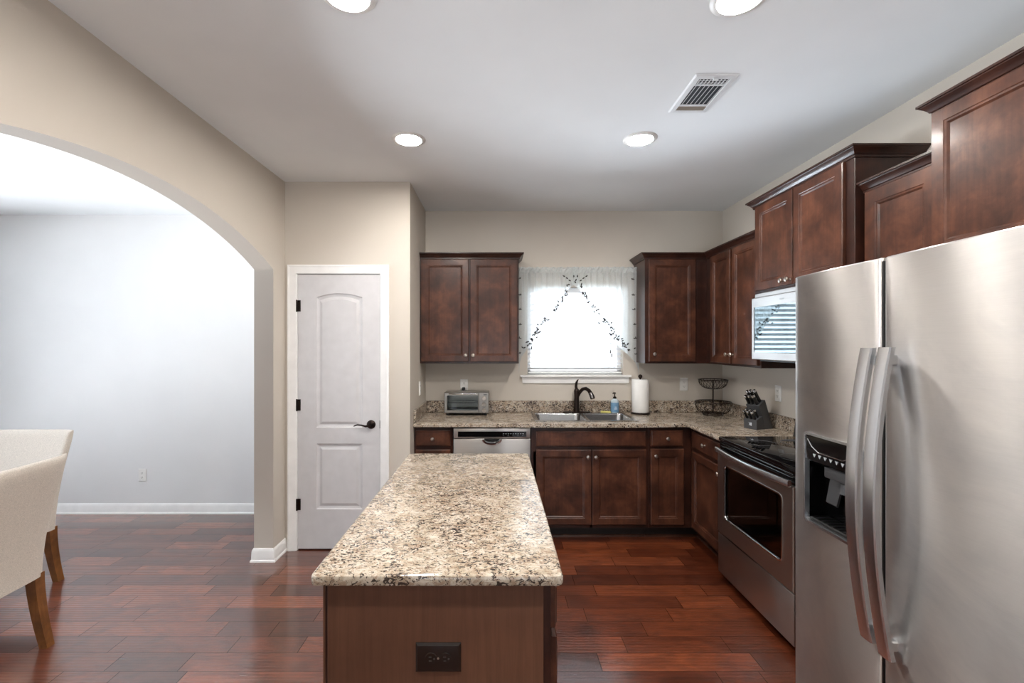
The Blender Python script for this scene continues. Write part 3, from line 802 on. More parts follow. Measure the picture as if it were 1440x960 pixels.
# brown outlet on the end panel (horizontal)
OX0, OX1, OZ0, OZ1 = (584.8-699)*1.234/640, (648.5-699)*1.234/640, H-(943.5-484.5)*1.234/640, H-(902.5-484.5)*1.234/640
oc = ((OX0+OX1)/2, (OZ0+OZ1)/2)
ot = thing('wall_outlet', (oc[0], BY0-.006, oc[1]), 'dark brown power outlet set sideways on the island end panel', 'outlet')
b = MB(); hw, hh = (OX1-OX0)/2, (OZ1-OZ0)/2
b.rings([rect(oc[0]-hw+i, oc[0]+hw-i, oc[1]-hh+i, oc[1]+hh-i, BY0-.006-d) for i, d in ((0, 0), (0, .002), (.006, .007), (.007, .0072))])
b.build('cover_plate', M['brown_plastic'], ot, angle=15)
for s in (-1, 1):
    b = MB(); cx = oc[0]+s*.0195; y = BY0-.0132
    b.lathe([(0, 0), (.0165, 0), (.0165, -.0012), (.0155, -.002), (0, -.002)], (cx, y, oc[1]), 'Y', 24)
    rc = b.build('receptacle', M['brown_plastic'], ot)
    b = MB(); b.box(cx-.006, cx+.002, y-.0026, y-.0018, oc[1]+.004, oc[1]+.0065).box(cx-.005, cx+.002, y-.0026, y-.0018, oc[1]-.0065, oc[1]-.004)
    b.lathe([(0, 0), (.0026, 0), (.0026, -.0008), (0, -.0008)], (cx+.009, y-.0018, oc[1]), 'Y', 10)
    b.build('slot', M['slot'], rc, smooth=False)
b = MB(); b.lathe([(0, 0), (.003, 0), (.0025, -.0015), (0, -.0018)], (oc[0], BY0-.0131, oc[1]), 'Y', 10); b.build('screw', M['nickel'], ot)

# ------------------------------------------------------------------ wall outlets
def outlet(xf, u, w, label, sides=True):
    root = thing('wall_outlet', xf(u, 0, w), label, 'outlet', 'white wall outlets')
    b = MB(xf); b.rings([rect(u-.036+i, u+.036-i, w-.058+i, w+.058-i, d) for i, d in ((0, .0005), (0, .003), (.004, .006), (.005, .0062))])
    b.build('cover_plate', M['white_plastic'], root, angle=15)
    for s in (-1, 1):
        b = MB(xf); b.box(u-.0165, u+.0165, .006, .0085, w+s*.0195-.013, w+s*.0195+.013, .001)
        r = b.build('receptacle', M['white_plastic'], root)
        b = MB(xf)
        for du in (-.0065, .0065): b.box(u+du-.0012, u+du+.0012, .0082, .009, w+s*.0195-.002, w+s*.0195+.007)
        b.lathe([(0, .0082), (.0025, .0082), (.0025, .009), (0, .009)], (u, 0, w+s*.0195-.007), 'Y', 8)
        b.build('slot', M['slot'], r, smooth=False)
    return root
outlet(XB(YB), -.300, 1.165, 'white wall outlet behind the toaster oven with a plug in it')
outlet(XB(YB), 1.698, 1.176, 'white wall outlet between the paper towels and the wire basket')
outlet(XRt(XR), 3.315, 1.180, 'white wall outlet above the knife block')
outlet(lambda u, d, w: Vector((XP+d, u, w)), 3.817, 1.170, 'white wall outlet on the side of the pantry wall')
outlet(XB(YB), -3.224, .350, 'white wall outlet low on the dining room wall')

# ------------------------------------------------------------------ ceiling lights and vent
def recessed(x, y, label):
    r = thing('recessed_light', (x, y, CEIL), label, 'ceiling light', 'recessed ceiling lights')
    b = MB(); prof = [(.072, -.002), (.076, -.009), (.090, -.008), (.099, -.001), (.0985, 0), (.072, 0)]
    n = 40
    g = [[b.bm.verts.new((x+q*math.cos(2*PI*i/n), y+q*math.sin(2*PI*i/n), CEIL+z)) for q, z in prof] for i in range(n)]
    for i in range(n):
        for j in range(len(prof)):
            k = (j+1) % len(prof); b.bm.faces.new((g[i][j], g[(i+1) % n][j], g[(i+1) % n][k], g[i][k]))
    b.build('trim_ring', M['white_plastic'], r)
    b = MB(); b.lathe([(0, -.0012), (.0735, -.0012), (.0745, -.0045), (.055, -.0058), (0, -.0062)], (x, y, CEIL), n=32)
    b.build('diffuser', M['lamp'], r)
recessed(-.522, 2.69, 'glowing recessed ceiling light nearest the pantry door')
recessed(.845, 2.69, 'glowing recessed ceiling light nearest the sink window')
recessed(-.518, 1.575, 'glowing recessed ceiling light nearest the arched opening, cut by the photo edge')
recessed(.850, 1.590, 'glowing recessed ceiling light cut by the photo edge, over the fridge aisle')
recessed(-.518, .46, 'added unseen recessed ceiling light over the near end of the room, arch side')  # this pair is added out of view to light the walls under cabinets
recessed(.850, .46, 'added unseen recessed ceiling light over the near end of the room, fridge side')
VX0, VX1, VY0, VY1 = .893, 1.090, 2.042, 2.375
v = thing('ceiling_vent', ((VX0+VX1)/2, (VY0+VY1)/2, CEIL), 'white louvered air vent on the ceiling', 'vent')
def fr_ring(b, x0, x1, y0, y1, w, z0, z1):
    b.box(x0, x0+w, y0, y1, z0, z1).box(x1-w, x1, y0, y1, z0, z1).box(x0+w, x1-w, y0, y0+w, z0, z1).box(x0+w, x1-w, y1-w, y1, z0, z1)
b = MB(); w_ = .026
L0 = [(VX0, VY0, CEIL), (VX1, VY0, CEIL), (VX1, VY1, CEIL), (VX0, VY1, CEIL)]
def rxy(i, z): return [(VX0+i, VY0+i, CEIL+z), (VX1-i, VY0+i, CEIL+z), (VX1-i, VY1-i, CEIL+z), (VX0+i, VY1-i, CEIL+z)]
b.rings([rxy(0, 0), rxy(.001, -.003), rxy(.006, -.007), rxy(.026, -.009), rxy(.028, -.007), rxy(.028, -.0005)], False, False)
b.build('vent_frame', M['vent'], v, smooth=False)
b = MB(); b.box(VX0+.02, VX1-.02, VY0+.02, VY1-.02, CEIL-.0012, CEIL-.0004); b.build('backing', M['duct'], v, smooth=False)
gx0, gx1, gy0, gy1 = VX0+.026, VX1-.026, VY0+.026, VY1-.026
b = MB()
for y in (gy0+.052, gy1-.048): b.box(gx0, gx1, y-.005, y+.005, CEIL-.008, CEIL-.002)
n = 7
for i in range(n):
    x = gx0+(gx1-gx0)*(i+.5)/n
    b.rings([[(x-.003, y, CEIL-.0085), (x-.001, y, CEIL-.0085), (x+.007, y, CEIL-.002), (x+.005, y, CEIL-.002)] for y in (gy0+.056, gy1-.052)])
for i in range(9):
    x = gx0+(gx1-gx0)*(i+.5)/9
    b.box(x-.0022, x+.0022, gy0+.004, gy0+.046, CEIL-.0075, CEIL-.0055)
for i in range(2):
    y = gy0+.018+i*.016; b.box(gx0, gx1, y-.0012, y+.0012, CEIL-.0065, CEIL-.005)
b.build('louvers', M['vent'], v, smooth=False)
b = MB()
for i in range(3):
    y = gy1-.036+i*.013
    b.rings([[(x, y-.008, CEIL-.003), (x, y-.006, CEIL-.0025), (x, y+.006, CEIL-.0082), (x, y+.004, CEIL-.0088)] for x in (gx0, gx1)])
b.build('end_louvers', M['filter'], v, smooth=False)
MB().box((VX0+VX1)/2-.012, (VX0+VX1)/2+.012, VY0+.018, VY0+.03, CEIL-.016, CEIL-.008, .002).build('damper_lever', M['vent'], v)

# ------------------------------------------------------------------ dishwasher
xfd = XB(FB)
dw = thing('dishwasher', (-.04, YB, 0), 'stainless dishwasher with black control strip under the counter', 'dishwasher')
D0, D1 = -.340, .262
MB(xfd).box(D0, D1, -.55, 0, .11, .888).build('tub_body', M['black'], dw, smooth=False)
b = MB(xfd); b.box(D0+.002, D1-.002, .001, .026, .125, .804, .004, 2)
dd = b.build('door', M['steel'], dw)
b = MB(xfd); b.box(D0+.002, D1-.002, .001, .028, .808, .886, .005, 2)
fas = b.build('control_fascia', M['steel'], dw)
b = MB(xfd); b.box(D0+.036, D1-.034, .0275, .0292, .820, .862, .0006)
cp = b.build('control_panel', M['black_gloss'], fas)
b = MB(xfd); rg = random.Random(5)
for i in range(9):
    u = .045+i*.019
    b.box(u, u+.010, .0290, .0296, .843, .8455)
    if i % 2 == 0: b.box(u, u+.006, .0290, .0296, .832, .834)
b.build('button_marks', M['icon'], cp, smooth=False)
hc = -.04
b = MB(xfd); L = []
n = 24
for ins, dpt in ((0, .0262), (.000, .033), (.006, .036), (.016, .036), (.021, .031), (.022, .0272)):
    pts = []
    for i in range(n+1):
        a = PI+PI*i/n; pts.append((hc+(.078-ins)*math.cos(a), dpt, .803+(.046-ins)*math.sin(a)))
    L.append(pts)
b.rings(L, False, False, close=False)
hdw = b.build('pocket_handle', M['chrome'], dd)
b = MB(xfd); L = [[(hc+.058*s*math.cos(PI+PI*i/n), .0268, .803+.026*s*math.sin(PI+PI*i/n)) for i in range(n+1)] for s in (1, .02)]
b.rings(L, False, False, close=False); b.build('pocket', M['black'], dd)
MB(xfd).box(D0, D1, -.5, -.07, 0, .11).build('toe_kick', M['black'], dw, smooth=False)

# ------------------------------------------------------------------ range
rg_ = thing('range', (1.75, 2.61, 0), 'stainless electric range with black glass cooktop', 'range')
RX = 1.472; RY0, RY1 = 2.226, 2.998
xf = XRt(RX)
# body with open oven cavity
b = MB()
b.box(RX+.02, XR-.03, RY0, RY0+.08, .04, .90).box(RX+.02, XR-.03, RY1-.08, RY1, .04, .90).box(RX+.02, XR-.03, RY0+.08, RY1-.08, .04, .33).box(RX+.02, XR-.03, RY0+.08, RY1-.08, .80, .90).box(XR-.10, XR-.03, RY0+.08, RY1-.08, .33, .80)
b.build('range_body', M['black'], rg_, smooth=False)
b = MB(); ov = (RX+.022, XR-.101, RY0+.081, RY1-.081, .331, .799)
b.box(*ov); bmesh.ops.delete(b.bm, geom=[f for f in b.bm.faces if f.calc_center_median().x < RX+.03], context='FACES')
b.build('oven_cavity', M['oven_in'], rg_, smooth=False)
b = MB()
for k in range(13):
    y = RY0+.10+k*(RY1-RY0-.2)/12; b.tube([(RX+.05, y, .56), (XR-.13, y, .56)], .0022, 6)
for x in (RX+.05, RX+.06, XR-.13): b.tube([(x, RY0+.085, .563), (x, RY1-.085, .563)], .003, 6)
b.build('oven_rack', M['chrome'], rg_)
# oven door with window hole
WY0, WY1, WZa, WZb = 2.312, 2.905, .425, .772
zb0, zt0 = .316, .836
b = MB(xf)
def frame_holed(b, u0, u1, w0, w1, h, d0, d1, r):
    cu, cw = (h[0]+h[1])/2, (h[2]+h[3])/2; hw, hh = (h[1]-h[0])/2, (h[3]-h[2])/2
    inner = rrect(cu, cw, hw, hh, r, 6)
    outer = []
    for (p, q) in inner:                       # project onto outer rectangle
        dx, dz = p-cu, q-cw
        ou, ow = (u1 if dx > 0 else u0), (w1 if dz > 0 else w0)
        k = len(outer) % 7
        outer.append((p, q, dx, dz))
    out = []
    for idx, (p, q, dx, dz) in enumerate(outer):
        c_, k = divmod(idx, 7)
        cxn, czn = ((u1, w1), (u0, w1), (u0, w0), (u1, w0))[c_]
        horiz = {0: (k < 3), 1: (k > 3), 2: (k < 3), 3: (k > 3)}[c_]
        if k == 3: out.append((cxn, czn))
        elif horiz: out.append((cxn, q))
        else: out.append((p, czn))
    e = .004
    def O(ins, d): return [(min(max(p, u0+ins), u1-ins), d, min(max(q, w0+ins), w1-ins)) for p, q in out]
    def I(d): return [(p, d, q) for p, q in inner]
    L = [I(d0), O(0, d0), O(0, d1-e), O(e, d1), I(d1), I(d0)]
    vs = [[b.bm.verts.new(p) for p in l] for l in L]
    n = len(vs[0])
    for a, c2 in zip(vs, vs[1:]):
        for i in range(n):
            j = (i+1) % n; b.bm.faces.new((a[i], a[j], c2[j], c2[i]))
frame_holed(b, RY0+.003, RY1-.003, zb0, zt0, (WY0, WY1, WZa, WZb), -.018, .022, .03)
od = b.build('oven_door', M['steel'], rg_, angle=25)
def rr_ring(b, h, r, ins, d0, d1):
    cu, cw = (h[0]+h[1])/2, (h[2]+h[3])/2; hw, hh = (h[1]-h[0])/2, (h[3]-h[2])/2
    A = lambda i, d: [(p, d, q) for p, q in rrect(cu, cw, hw-i, hh-i, r-i*.5, 6)]
    L = [A(-.001, d0), A(-.001, d1), A(ins, d1), A(ins+.002, d0)]
    vs = [[b.bm.verts.new(p) for p in l] for l in L]; n = len(vs[0])
    for a, c2 in zip(vs, vs[1:]):
        for i in range(n): j = (i+1) % n; b.bm.faces.new((a[i], a[j], c2[j], c2[i]))
b = MB(xf); rr_ring(b, (WY0, WY1, WZa, WZb), .03, .006, .018, .025); b.build('window_bezel', M['chrome'], od)
b = MB(xf); b.rings([[(p, d, q) for p, q in rrect((WY0+WY1)/2, (WZa+WZb)/2, (WY1-WY0)/2, (WZb-WZa)/2, .03, 6)] for d in (.010, .014)])
b.build('oven_window', M['oven_glass'], od, smooth=False)
b = MB(xf); rr_ring(b, (WY0+.004, WY1-.004, WZa+.004, WZb-.004), .03, .045, .004, .008); b.build('window_border', M['black_gloss'], od)
# curved handle
b = MB(xf); n = 28; rr = []
for i in range(n+1):
    t = i/n; u = RY1-.012-(RY1-RY0-.024)*t; bow = .030+.030*math.sin(PI*t)
    rr.append([(u, bow+dd_, .852+ww) for dd_, ww in ((.012, -.016), (.014, -.008), (.014, .010), (.010, .015), (-.004, .015), (-.006, -.012))])
b.rings(rr); hnd = b.build('handle', M['steel_handle'], od, angle=40)
for u in (RY0+.03, RY1-.03):
    b = MB(xf); b.box(u-.012, u+.012, .020, .036, .832, .862, .003); b.build('handle_post', M['steel_handle'], hnd)
# storage drawer, vent band and cooktop
b = MB(xf); b.box(RY0+.003, RY1-.003, -.018, .018, .052, .308, .005, 2); b.build('storage_drawer', M['steel'], rg_)
b = MB(xf); b.box(RY0+.002, RY1-.002, -.03, .006, .838, .905, .003).box(RY0+.02, RY1-.02, .006, .012, .868, .878, .002).box(RY0+.02, RY1-.02, .006, .012, .888, .895, .002); b.build('vent_trim', M['black_gloss'], rg_)
b = MB(); b.box(RX-.012, XR-.03, RY0-.001, RY1+.004, .905, .932, .006, 3); ck = b.build('cooktop', M['cooktop'], rg_)
for (x, y, r) in ((1.62, 2.42, .10), (1.62, 2.80, .085), (1.86, 2.42, .08), (1.86, 2.80, .10)):
    b = MB(); b.ring((x, y, .932), r, .0007, n=48, m=4); b.build('burner_ring', M['fridge_side'], ck)
b = MB(); b.rings([[(XR-.10, y, .933), (XR-.031, y, .933), (XR-.031, y, 1.09), (XR-.075, y, 1.09)] for y in (RY0, RY1-.0)]); bgd = b.build('backguard', M['black_gloss'], rg_, smooth=False)
for y in (2.30, 2.38, 2.84, 2.92):
    b = MB(); b.lathe([(0, .0), (.019, 0), (.017, -.022), (0, -.024)], (XR-.086, y, 1.015), 'X', 16); b.build('control_knob', M['black'], bgd)
b = MB()
for x in (RX+.06, XR-.10):
    for y in (RY0+.05, RY1-.05): b.lathe([(0, 0), (.016, 0), (.016, .01), (.008, .012), (.008, .041), (0, .041)], (x, y, 0), n=10)
b.build('levelling_feet', M['black'], rg_)

# ------------------------------------------------------------------ microwave
MX = 1.675; my0, my1, mz0, mz1 = 2.226, 2.996, 1.435, 1.838
xf = XRt(MX)
mw = thing('microwave', (1.87, 2.61, mz0), 'stainless over the range microwave mirroring the window', 'microwave')
b = MB(); b.box(MX+.022, XR-.003, my0, my1, mz0+.004, MB_-.001, .003); b.build('microwave_body', M['steel'], mw)
b = MB(xf); h_ = (my0+.17, my1-.028, mz0+.050, mz1-.062)
frame_holed(b, my0+.12, my1-.001, mz0+.004, mz1, h_, -.018, .0, .008)
md = b.build('door', M['steel'], mw, angle=25)
b = MB(xf); b.box(h_[0]-.004, h_[1]+.004, -.012, -.003, h_[2]-.004, h_[3]+.004); b.build('door_window', M['mirror_glass'], md, smooth=False)
b = MB(xf); b.box(my0+.001, my0+.118, -.018, .0, mz0+.004, mz1, .003); cpn = b.build('control_panel', M['black_gloss'], mw)
b = MB(xf)
for r in range(5):
    for k in range(3): b.box(my0+.022+k*.028, my0+.042+k*.028, 0, .0015, mz0+.06+r*.035, mz0+.08+r*.035)
b.build('keypad', M['icon'], cpn, smooth=False)
b = MB(xf); b.tube([(my0+.145, .0, mz0+.05), (my0+.145, .035, mz0+.07), (my0+.145, .038, mz1-.08), (my0+.145, .0, mz1-.06)], .009, 10); b.build('handle', M['steel_handle'], md)
b = MB(xf)
for k in range(4): b.box(2.66+k*.012, 2.668+k*.012, .0002, .0009, mz1-.036, mz1-.027)
b.build('maker_mark', M['icon'], md, smooth=False)
b = MB(); b.box(MX+.04, XR-.03, my0+.03, my1-.03, mz0-.006, mz0+.004).box(MX+.10, MX+.24, my0+.18, my1-.28, mz0-.016, mz0-.006, .003); b.build('vent_grille', M['black'], mw, smooth=False)

# ------------------------------------------------------------------ fridge
FX = 1.072; FY0, FYG, FY1 = .735, 1.269, 1.645; FZ0, FZ1 = .055, 1.778
fg = thing('refrigerator', (1.55, 1.19, 0), 'large stainless side by side refrigerator with ice dispenser', 'refrigerator')
b = MB(); b.box(FX+.075, XR-.03, FY0+.004, FY1-.004, .02, FZ1-.012, .004); b.build('fridge_body', M['fridge_side'], fg)
b = MB(); b.box(FX+.05, FX+.075, FY0+.01, FY1-.01, .01, .05); b.build('kick_grille', M['black'], fg, smooth=False)
def fdoor(y0, y1, hole, name):
    b = MB(); bm = b.bm
    bul = .010; er = .008
    def X(y):
        t = (y-(y0+y1)/2)/((y1-y0)/2); x = FX - bul*(1-t*t)+bul*.35
        dd_ = min(y-y0, y1-y)
        if dd_ < er: x += er-math.sqrt(max(er*er-(er-dd_)**2, 0))
        return x
    ys = [y0+er*(1-math.cos(k*PI/10)) for k in range(6)]
    ys += [y0+er+(y1-y0-2*er)*k/22 for k in range(1, 22)]
    ys += [y1-er*(1-math.cos(k*PI/10)) for k in range(5, -1, -1)]
    zs = [FZ0, FZ0+.004, .3, .6, 1.0, 1.3, FZ1-.004, FZ1]
    if hole: ys += [hole[0], hole[1]]; zs += [hole[2], hole[3]]
    ys = sorted(set(round(y, 5) for y in ys)); zs = sorted(set(zs))
    V = [[bm.verts.new((X(y)+(.004 if z in (FZ0, FZ1) else 0), y, z)) for z in zs] for y in ys]
    for i in range(len(ys)-1):
        for j in range(len(zs)-1):
            yc_, zc_ = (ys[i]+ys[i+1])/2, (zs[j]+zs[j+1])/2
            if hole and hole[0] < yc_ < hole[1] and hole[2] < zc_ < hole[3]: continue
            bm.faces.new((V[i][j], V[i+1][j], V[i+1][j+1], V[i][j+1]))
    XBk = FX+.070
    for i in range(len(ys)-1):
        for j, z in ((0, FZ0), (-1, FZ1)):
            bm.faces.new((V[i][j], V[i+1][j], bm.verts.new((XBk, ys[i+1], z)), bm.verts.new((XBk, ys[i], z))))
    for i in (0, -1):
        for j in range(len(zs)-1):
            bm.faces.new((V[i][j], V[i][j+1], bm.verts.new((XBk, ys[i], zs[j+1])), bm.verts.new((XBk, ys[i], zs[j]))))
    if not hole: b.face([(XBk, y0, FZ0), (XBk, y1, FZ0), (XBk, y1, FZ1), (XBk, y0, FZ1)])
    return b.build(name, M['steel_fridge'], fg, angle=40)
HO = (1.338, 1.574, .933, 1.231)
fz = fdoor(FYG+.004, FY1, HO, 'freezer_door')
rf = fdoor(FY0, FYG-.004, None, 'fridge_door')
MB().box(FX+.005, FX+.08, FYG-.0038, FYG+.0038, FZ0, FZ1-.01).build('door_gasket', M['black'], fg, smooth=False)
# dispenser
xf = XRt(FX-.0065)
b = MB(xf); rr_ring(b, (HO[0]-.004, HO[1]+.004, HO[2]-.004, HO[3]+.004), .014, .007, -.012, .003)
ds = b.build('ice_dispenser', M['steel_handle'], fz); ds['label'] = 'ice and water dispenser recessed in the freezer door'
b = MB(); b.box(FX-.002, FX+.066, HO[0], HO[1], HO[2], HO[3]-.09)
bmesh.ops.delete(b.bm, geom=[f for f in b.bm.faces if f.calc_center_median().x < FX+.0], context='FACES'); b.build('dispenser_cavity', M['black_gloss'], ds, smooth=False)
b = MB(); b.rings([[(FX-.004, y, HO[3]), (FX+.05, y, HO[3]), (FX+.05, y, HO[3]-.095), (FX+.008, y, HO[3]-.098), (FX-.002, y, HO[3]-.088), (FX-.006, y, HO[3]-.05)] for y in (HO[0], HO[1])])
b.build('control_panel', M['black_gloss'], ds, smooth=False)
b = MB(xf)
for k in range(6):
    u = HO[1]-.052-k*.025; b.rings([[(u, dq, 1.168), (u+.013, dq, 1.168), (u+.0065, dq, 1.157)] for dq in (-.0012, .0008)])
b.build('button_icons', M['icon'], ds, smooth=False)
b = MB(xf); n = 16
pts = [(HO[1]-.035-(HO[1]-HO[0]-.07)*i/n, .001, 1.190-.014*min(1, min(i, n-i)/3)) for i in range(n+1)]
pts = [(HO[1]-.012, .0, 1.213)]+pts+[(HO[0]+.012, 0, 1.213)]
b.tube(pts, .0016, 6); b.build('panel_trim', M['chrome'], ds)
b = MB(); yc2 = (HO[0]+HO[1])/2
b.box(FX+.012, FX+.05, yc2-.055, yc2+.055, HO[3]-.135, HO[3]-.095, .006, 2).lathe([(0, 0), (.020, 0), (.026, -.03), (0, -.03)], (FX+.03, yc2-.03, HO[3]-.135), n=14)
b.build('ice_chute', M['dark_grey'], ds)
b = MB()
for s in (-1, 1):
    b.rings([[(FX+.05, yc2+s*.045-.028, 1.10), (FX+.05, yc2+s*.045+.028, 1.10), (FX+.056, yc2+s*.045+.028, 1.10), (FX+.056, yc2+s*.045-.028, 1.10)],
             [(FX+.030, yc2+s*.045-.024, 1.01), (FX+.030, yc2+s*.045+.024, 1.01), (FX+.036, yc2+s*.045+.024, 1.005), (FX+.036, yc2+s*.045-.024, 1.005)]])
b.build('paddle', M['dark_grey'], ds)
b = MB(); b.box(FX+.0, FX+.064, HO[0]+.012, HO[1]-.012, HO[2]+.004, HO[2]+.016, .003)
for k in range(9): b.box(FX+.004, FX+.06, HO[0]+.024+k*.023, HO[0]+.030+k*.023, HO[2]+.016, HO[2]+.019)
b.build('drip_tray', M['black'], ds)
# bowed handles
def fhandle(y0, y1, parent, zlo, zhi):
    b = MB(); n = 36; rr = []
    for i in range(n+1):
        t = i/n; z = zlo+(zhi-zlo)*t
        x = FX-.024-.044*math.sin(PI*t)**.9
        rr.append([(x+.001, y0, z), (x-.003, y0+.003, z), (x-.004, (y0+y1)/2, z), (x-.003, y1-.003, z), (x+.001, y1, z), (x+.012, y1, z), (x+.014, y1-.003, z), (x+.014, y0+.003, z), (x+.012, y0, z)])
    b.rings(rr); h = b.build('handle', M['steel_handle'], parent, angle=30)
    for z in (zlo+.035, zhi-.035):
        b = MB(); b.box(FX-.030, FX+.004, y0+.008, y1-.008, z-.014, z+.014, .003); b.build('handle_mount', M['steel_handle'], h)
fhandle(1.271, 1.312, fz, .700, 1.526)
fhandle(1.210, 1.250, rf, .690, 1.528)

# ------------------------------------------------------------------ sink and faucet
sk = thing('kitchen_sink', ((SX0+SX1)/2, (SY0+SY1)/2, CT), 'stainless double bowl drop in sink below the window', 'sink')
midx = .735
bowls = ((SX0+.032, midx-.014, SY0+.03, SY1-.075), (midx+.014, SX1-.032, SY0+.03, SY1-.075))
xs = sorted({SX0, SX1, bowls[0][0], bowls[0][1], bowls[1][0], bowls[1][1]}); ys = sorted({SY0, SY1, bowls[0][2], bowls[0][3]})
b = slab_cells(xs, ys, lambda x, y: not any(q[0] < x < q[1] and q[2] < y < q[3] for q in bowls), CT+.0003, CT+.006, .0022)
b.build('rim', M['sink'], sk)
for q in bowls:
    b = MB(); cx, cy, hw, hh = (q[0]+q[1])/2, (q[2]+q[3])/2, (q[1]-q[0])/2+.002, (q[3]-q[2])/2+.002
    L = []
    for ins, z, r in ((0, CT+.004, .035), (.004, CT-.01, .04), (.012, CT-.14, .045), (.022, CT-.165, .05), (.05, CT-.18, .05)):
        L.append([(x, y, z) for x, y in rrect(cx, cy, hw-ins, hh-ins, r, 6)])
    b.rings(L, False, True); bw = b.build('bowl', M['sink'], sk)
    b = MB(); b.lathe([(0, .004), (.03, .004), (.043, .003), (.045, 0), (0, 0)], (cx, cy, CT-.18), n=20); b.build('drain', M['chrome'], bw)
fc = thing('kitchen_faucet', (.708, 4.045, CT+.006), 'dark bronze single lever faucet behind the sink', 'faucet')
fx, fy, fz0 = .708, 4.048, CT+.006
b = MB(); b.rings([[(p, q, z) for p, q in rrect(fx, fy, .125-i, .030-i, .028-i, 6)] for i, z in ((0, fz0), (0, fz0+.004), (.005, fz0+.009), (.012, fz0+.010))])
b.build('base_plate', M['bronze'], fc)
b = MB(); b.lathe([(0, .008), (.030, .008), (.027, .02), (.023, .05), (.0225, .13), (.024, .19), (.021, .205), (.012, .215), (0, .217)], (fx, fy, fz0), n=22); b.build('column', M['bronze'], fc)
b = MB(); pts = [(fx+.004, fy-.004, fz0+.135), (fx+.024, fy-.022, fz0+.185), (fx+.046, fy-.048, fz0+.215), (fx+.068, fy-.078, fz0+.222), (fx+.088, fy-.108, fz0+.207), (fx+.100, fy-.128, fz0+.182)]
b.tube(pts, [.013, .0155, .016, .016, .017, .018], 14); sp_ = b.build('spout', M['bronze'], fc)
b = MB(); b.tube([(fx+.098, fy-.125, fz0+.186), (fx+.108, fy-.142, fz0+.160), (fx+.112, fy-.150, fz0+.142)], [.019, .021, .020], 14); b.build('spray_head', M['bronze_shiny'], sp_)
b = MB(); b.tube([(fx, fy, fz0+.205), (fx-.006, fy+.002, fz0+.235), (fx-.002, fy+.0, fz0+.265), (fx+.006, fy-.012, fz0+.288), (fx+.012, fy-.02, fz0+.296)], [.018, .0185, .015, .009, .004], 12, .7); b.build('lever', M['bronze'], fc)

# ------------------------------------------------------------------ things on the counter
# toaster oven
TX0, TX1, TY0, TY1, TZ0, TZ1 = -.456, -.070, 3.905, 4.105, CT+.022, 1.126
to = thing('toaster_oven', (-.263, 4.0, CT), 'silver toaster oven with three knobs on the counter', 'toaster oven')
GX0, GX1, GZ0, GZ1 = TX0+.030, TX0+.290, TZ0+.030, TZ1-.028
b = MB(); t_ = .012
b.box(TX0+.004, TX0+.022, TY0+.012, TY1, TZ0, TZ1-.002).box(TX1-.095, TX1-.004, TY0+.012, TY1, TZ0, TZ1-.002).box(TX0+.022, TX1-.095, TY0+.012, TY1, TZ0, TZ0+t_).box(TX0+.022, TX1-.095, TY0+.012, TY1, TZ1-t_, TZ1-.002).box(TX0+.022, TX1-.095, TY1-.01, TY1, TZ0+t_, TZ1-t_)
b.build('housing', M['toaster_steel'], to, smooth=False)
xft = XB(TY0+.012)
b = MB(xft); frame_holed(b, TX0+.002, TX1-.088, TZ0+.004, TZ1-.002, (GX0-.004, GX1+.002, GZ0-.006, GZ1+.002), .001, .012, .006); td = b.build('door', M['toaster_steel'], to, angle=25)
b = MB(xft); b.box(GX0-.006, GX1+.004, .004, .007, GZ0-.008, GZ1+.004); b.build('door_glass', M['toaster_glass'], td, smooth=False)
b = MB(); n = 16
b.tube([((GX0+GX1)/2-.115+.23*i/n, TY0-.006-.020*math.sin(PI*i/n), TZ1-.012) for i in range(n+1)], .0055, 8); b.build('door_handle', M['chrome'], td)
b = MB(xft); b.box(TX1-.087, TX1-.002, .001, .012, TZ0+.004, TZ1-.002, .003); tp = b.build('control_panel', M['toaster_steel'], to)
for k in range(3):
    b = MB(xft); b.lathe([(0, .012), (.0185, .012), (.0185, .016), (.016, .028), (.014, .030), (0, .030)], (TX1-.042, 0, TZ1-.052-k*.052), 'Y', 20)
    b.box(TX1-.0445, TX1-.0395, .029, .033, TZ1-.068-k*.052, TZ1-.036-k*.052, .001); b.build('control_knob', M['nickel'], tp)
b = MB(xft); b.box(TX1-.046, TX1-.018, .0118, .0125, TZ1-.023, TZ1-.017); b.build('panel_mark', M['slot'], tp, smooth=False)
b = MB()
for k in range(11): x = GX0-.004+k*.026; b.tube([(x, TY0+.03, TZ0+.085), (x, TY1-.02, TZ0+.085)], .0016, 5)
for y in (TY0+.032, TY1-.022): b.tube([(TX0+.024, y, TZ0+.087), (TX1-.098, y, TZ0+.087)], .002, 5)
b.build('wire_rack', M['chrome'], to)
b = MB()
for y in (TY0+.07, TY1-.06):
    for z in (TZ0+.028, TZ1-.03): b.tube([(TX0+.024, y, z), (TX1-.098, y, z)], .004, 6)
b.build('heating_rod', M['dark_grey'], to)
b = MB()
for x in (TX0+.03, TX1-.03):
    for y in (TY0+.035, TY1-.025): b.lathe([(0, 0), (.012, 0), (.014, .022), (0, .022)], (x, y, CT), n=10)
b.build('feet', M['black'], to)
b = MB(); b.box(-.317, -.289, YB-.036, YB-.0088, 1.125, 1.150, .004)
pg = tag(b.build('power_plug', M['black']), 'black plug pushed into the outlet behind the toaster oven', 'plug')
b = MB(); b.tube([(-.303, YB-.030, 1.126), (-.303, YB-.034, 1.10), (-.30, YB-.032, 1.04), (-.28, YB-.030, .99)], .0032, 6); b.build('cord', M['black'], pg)

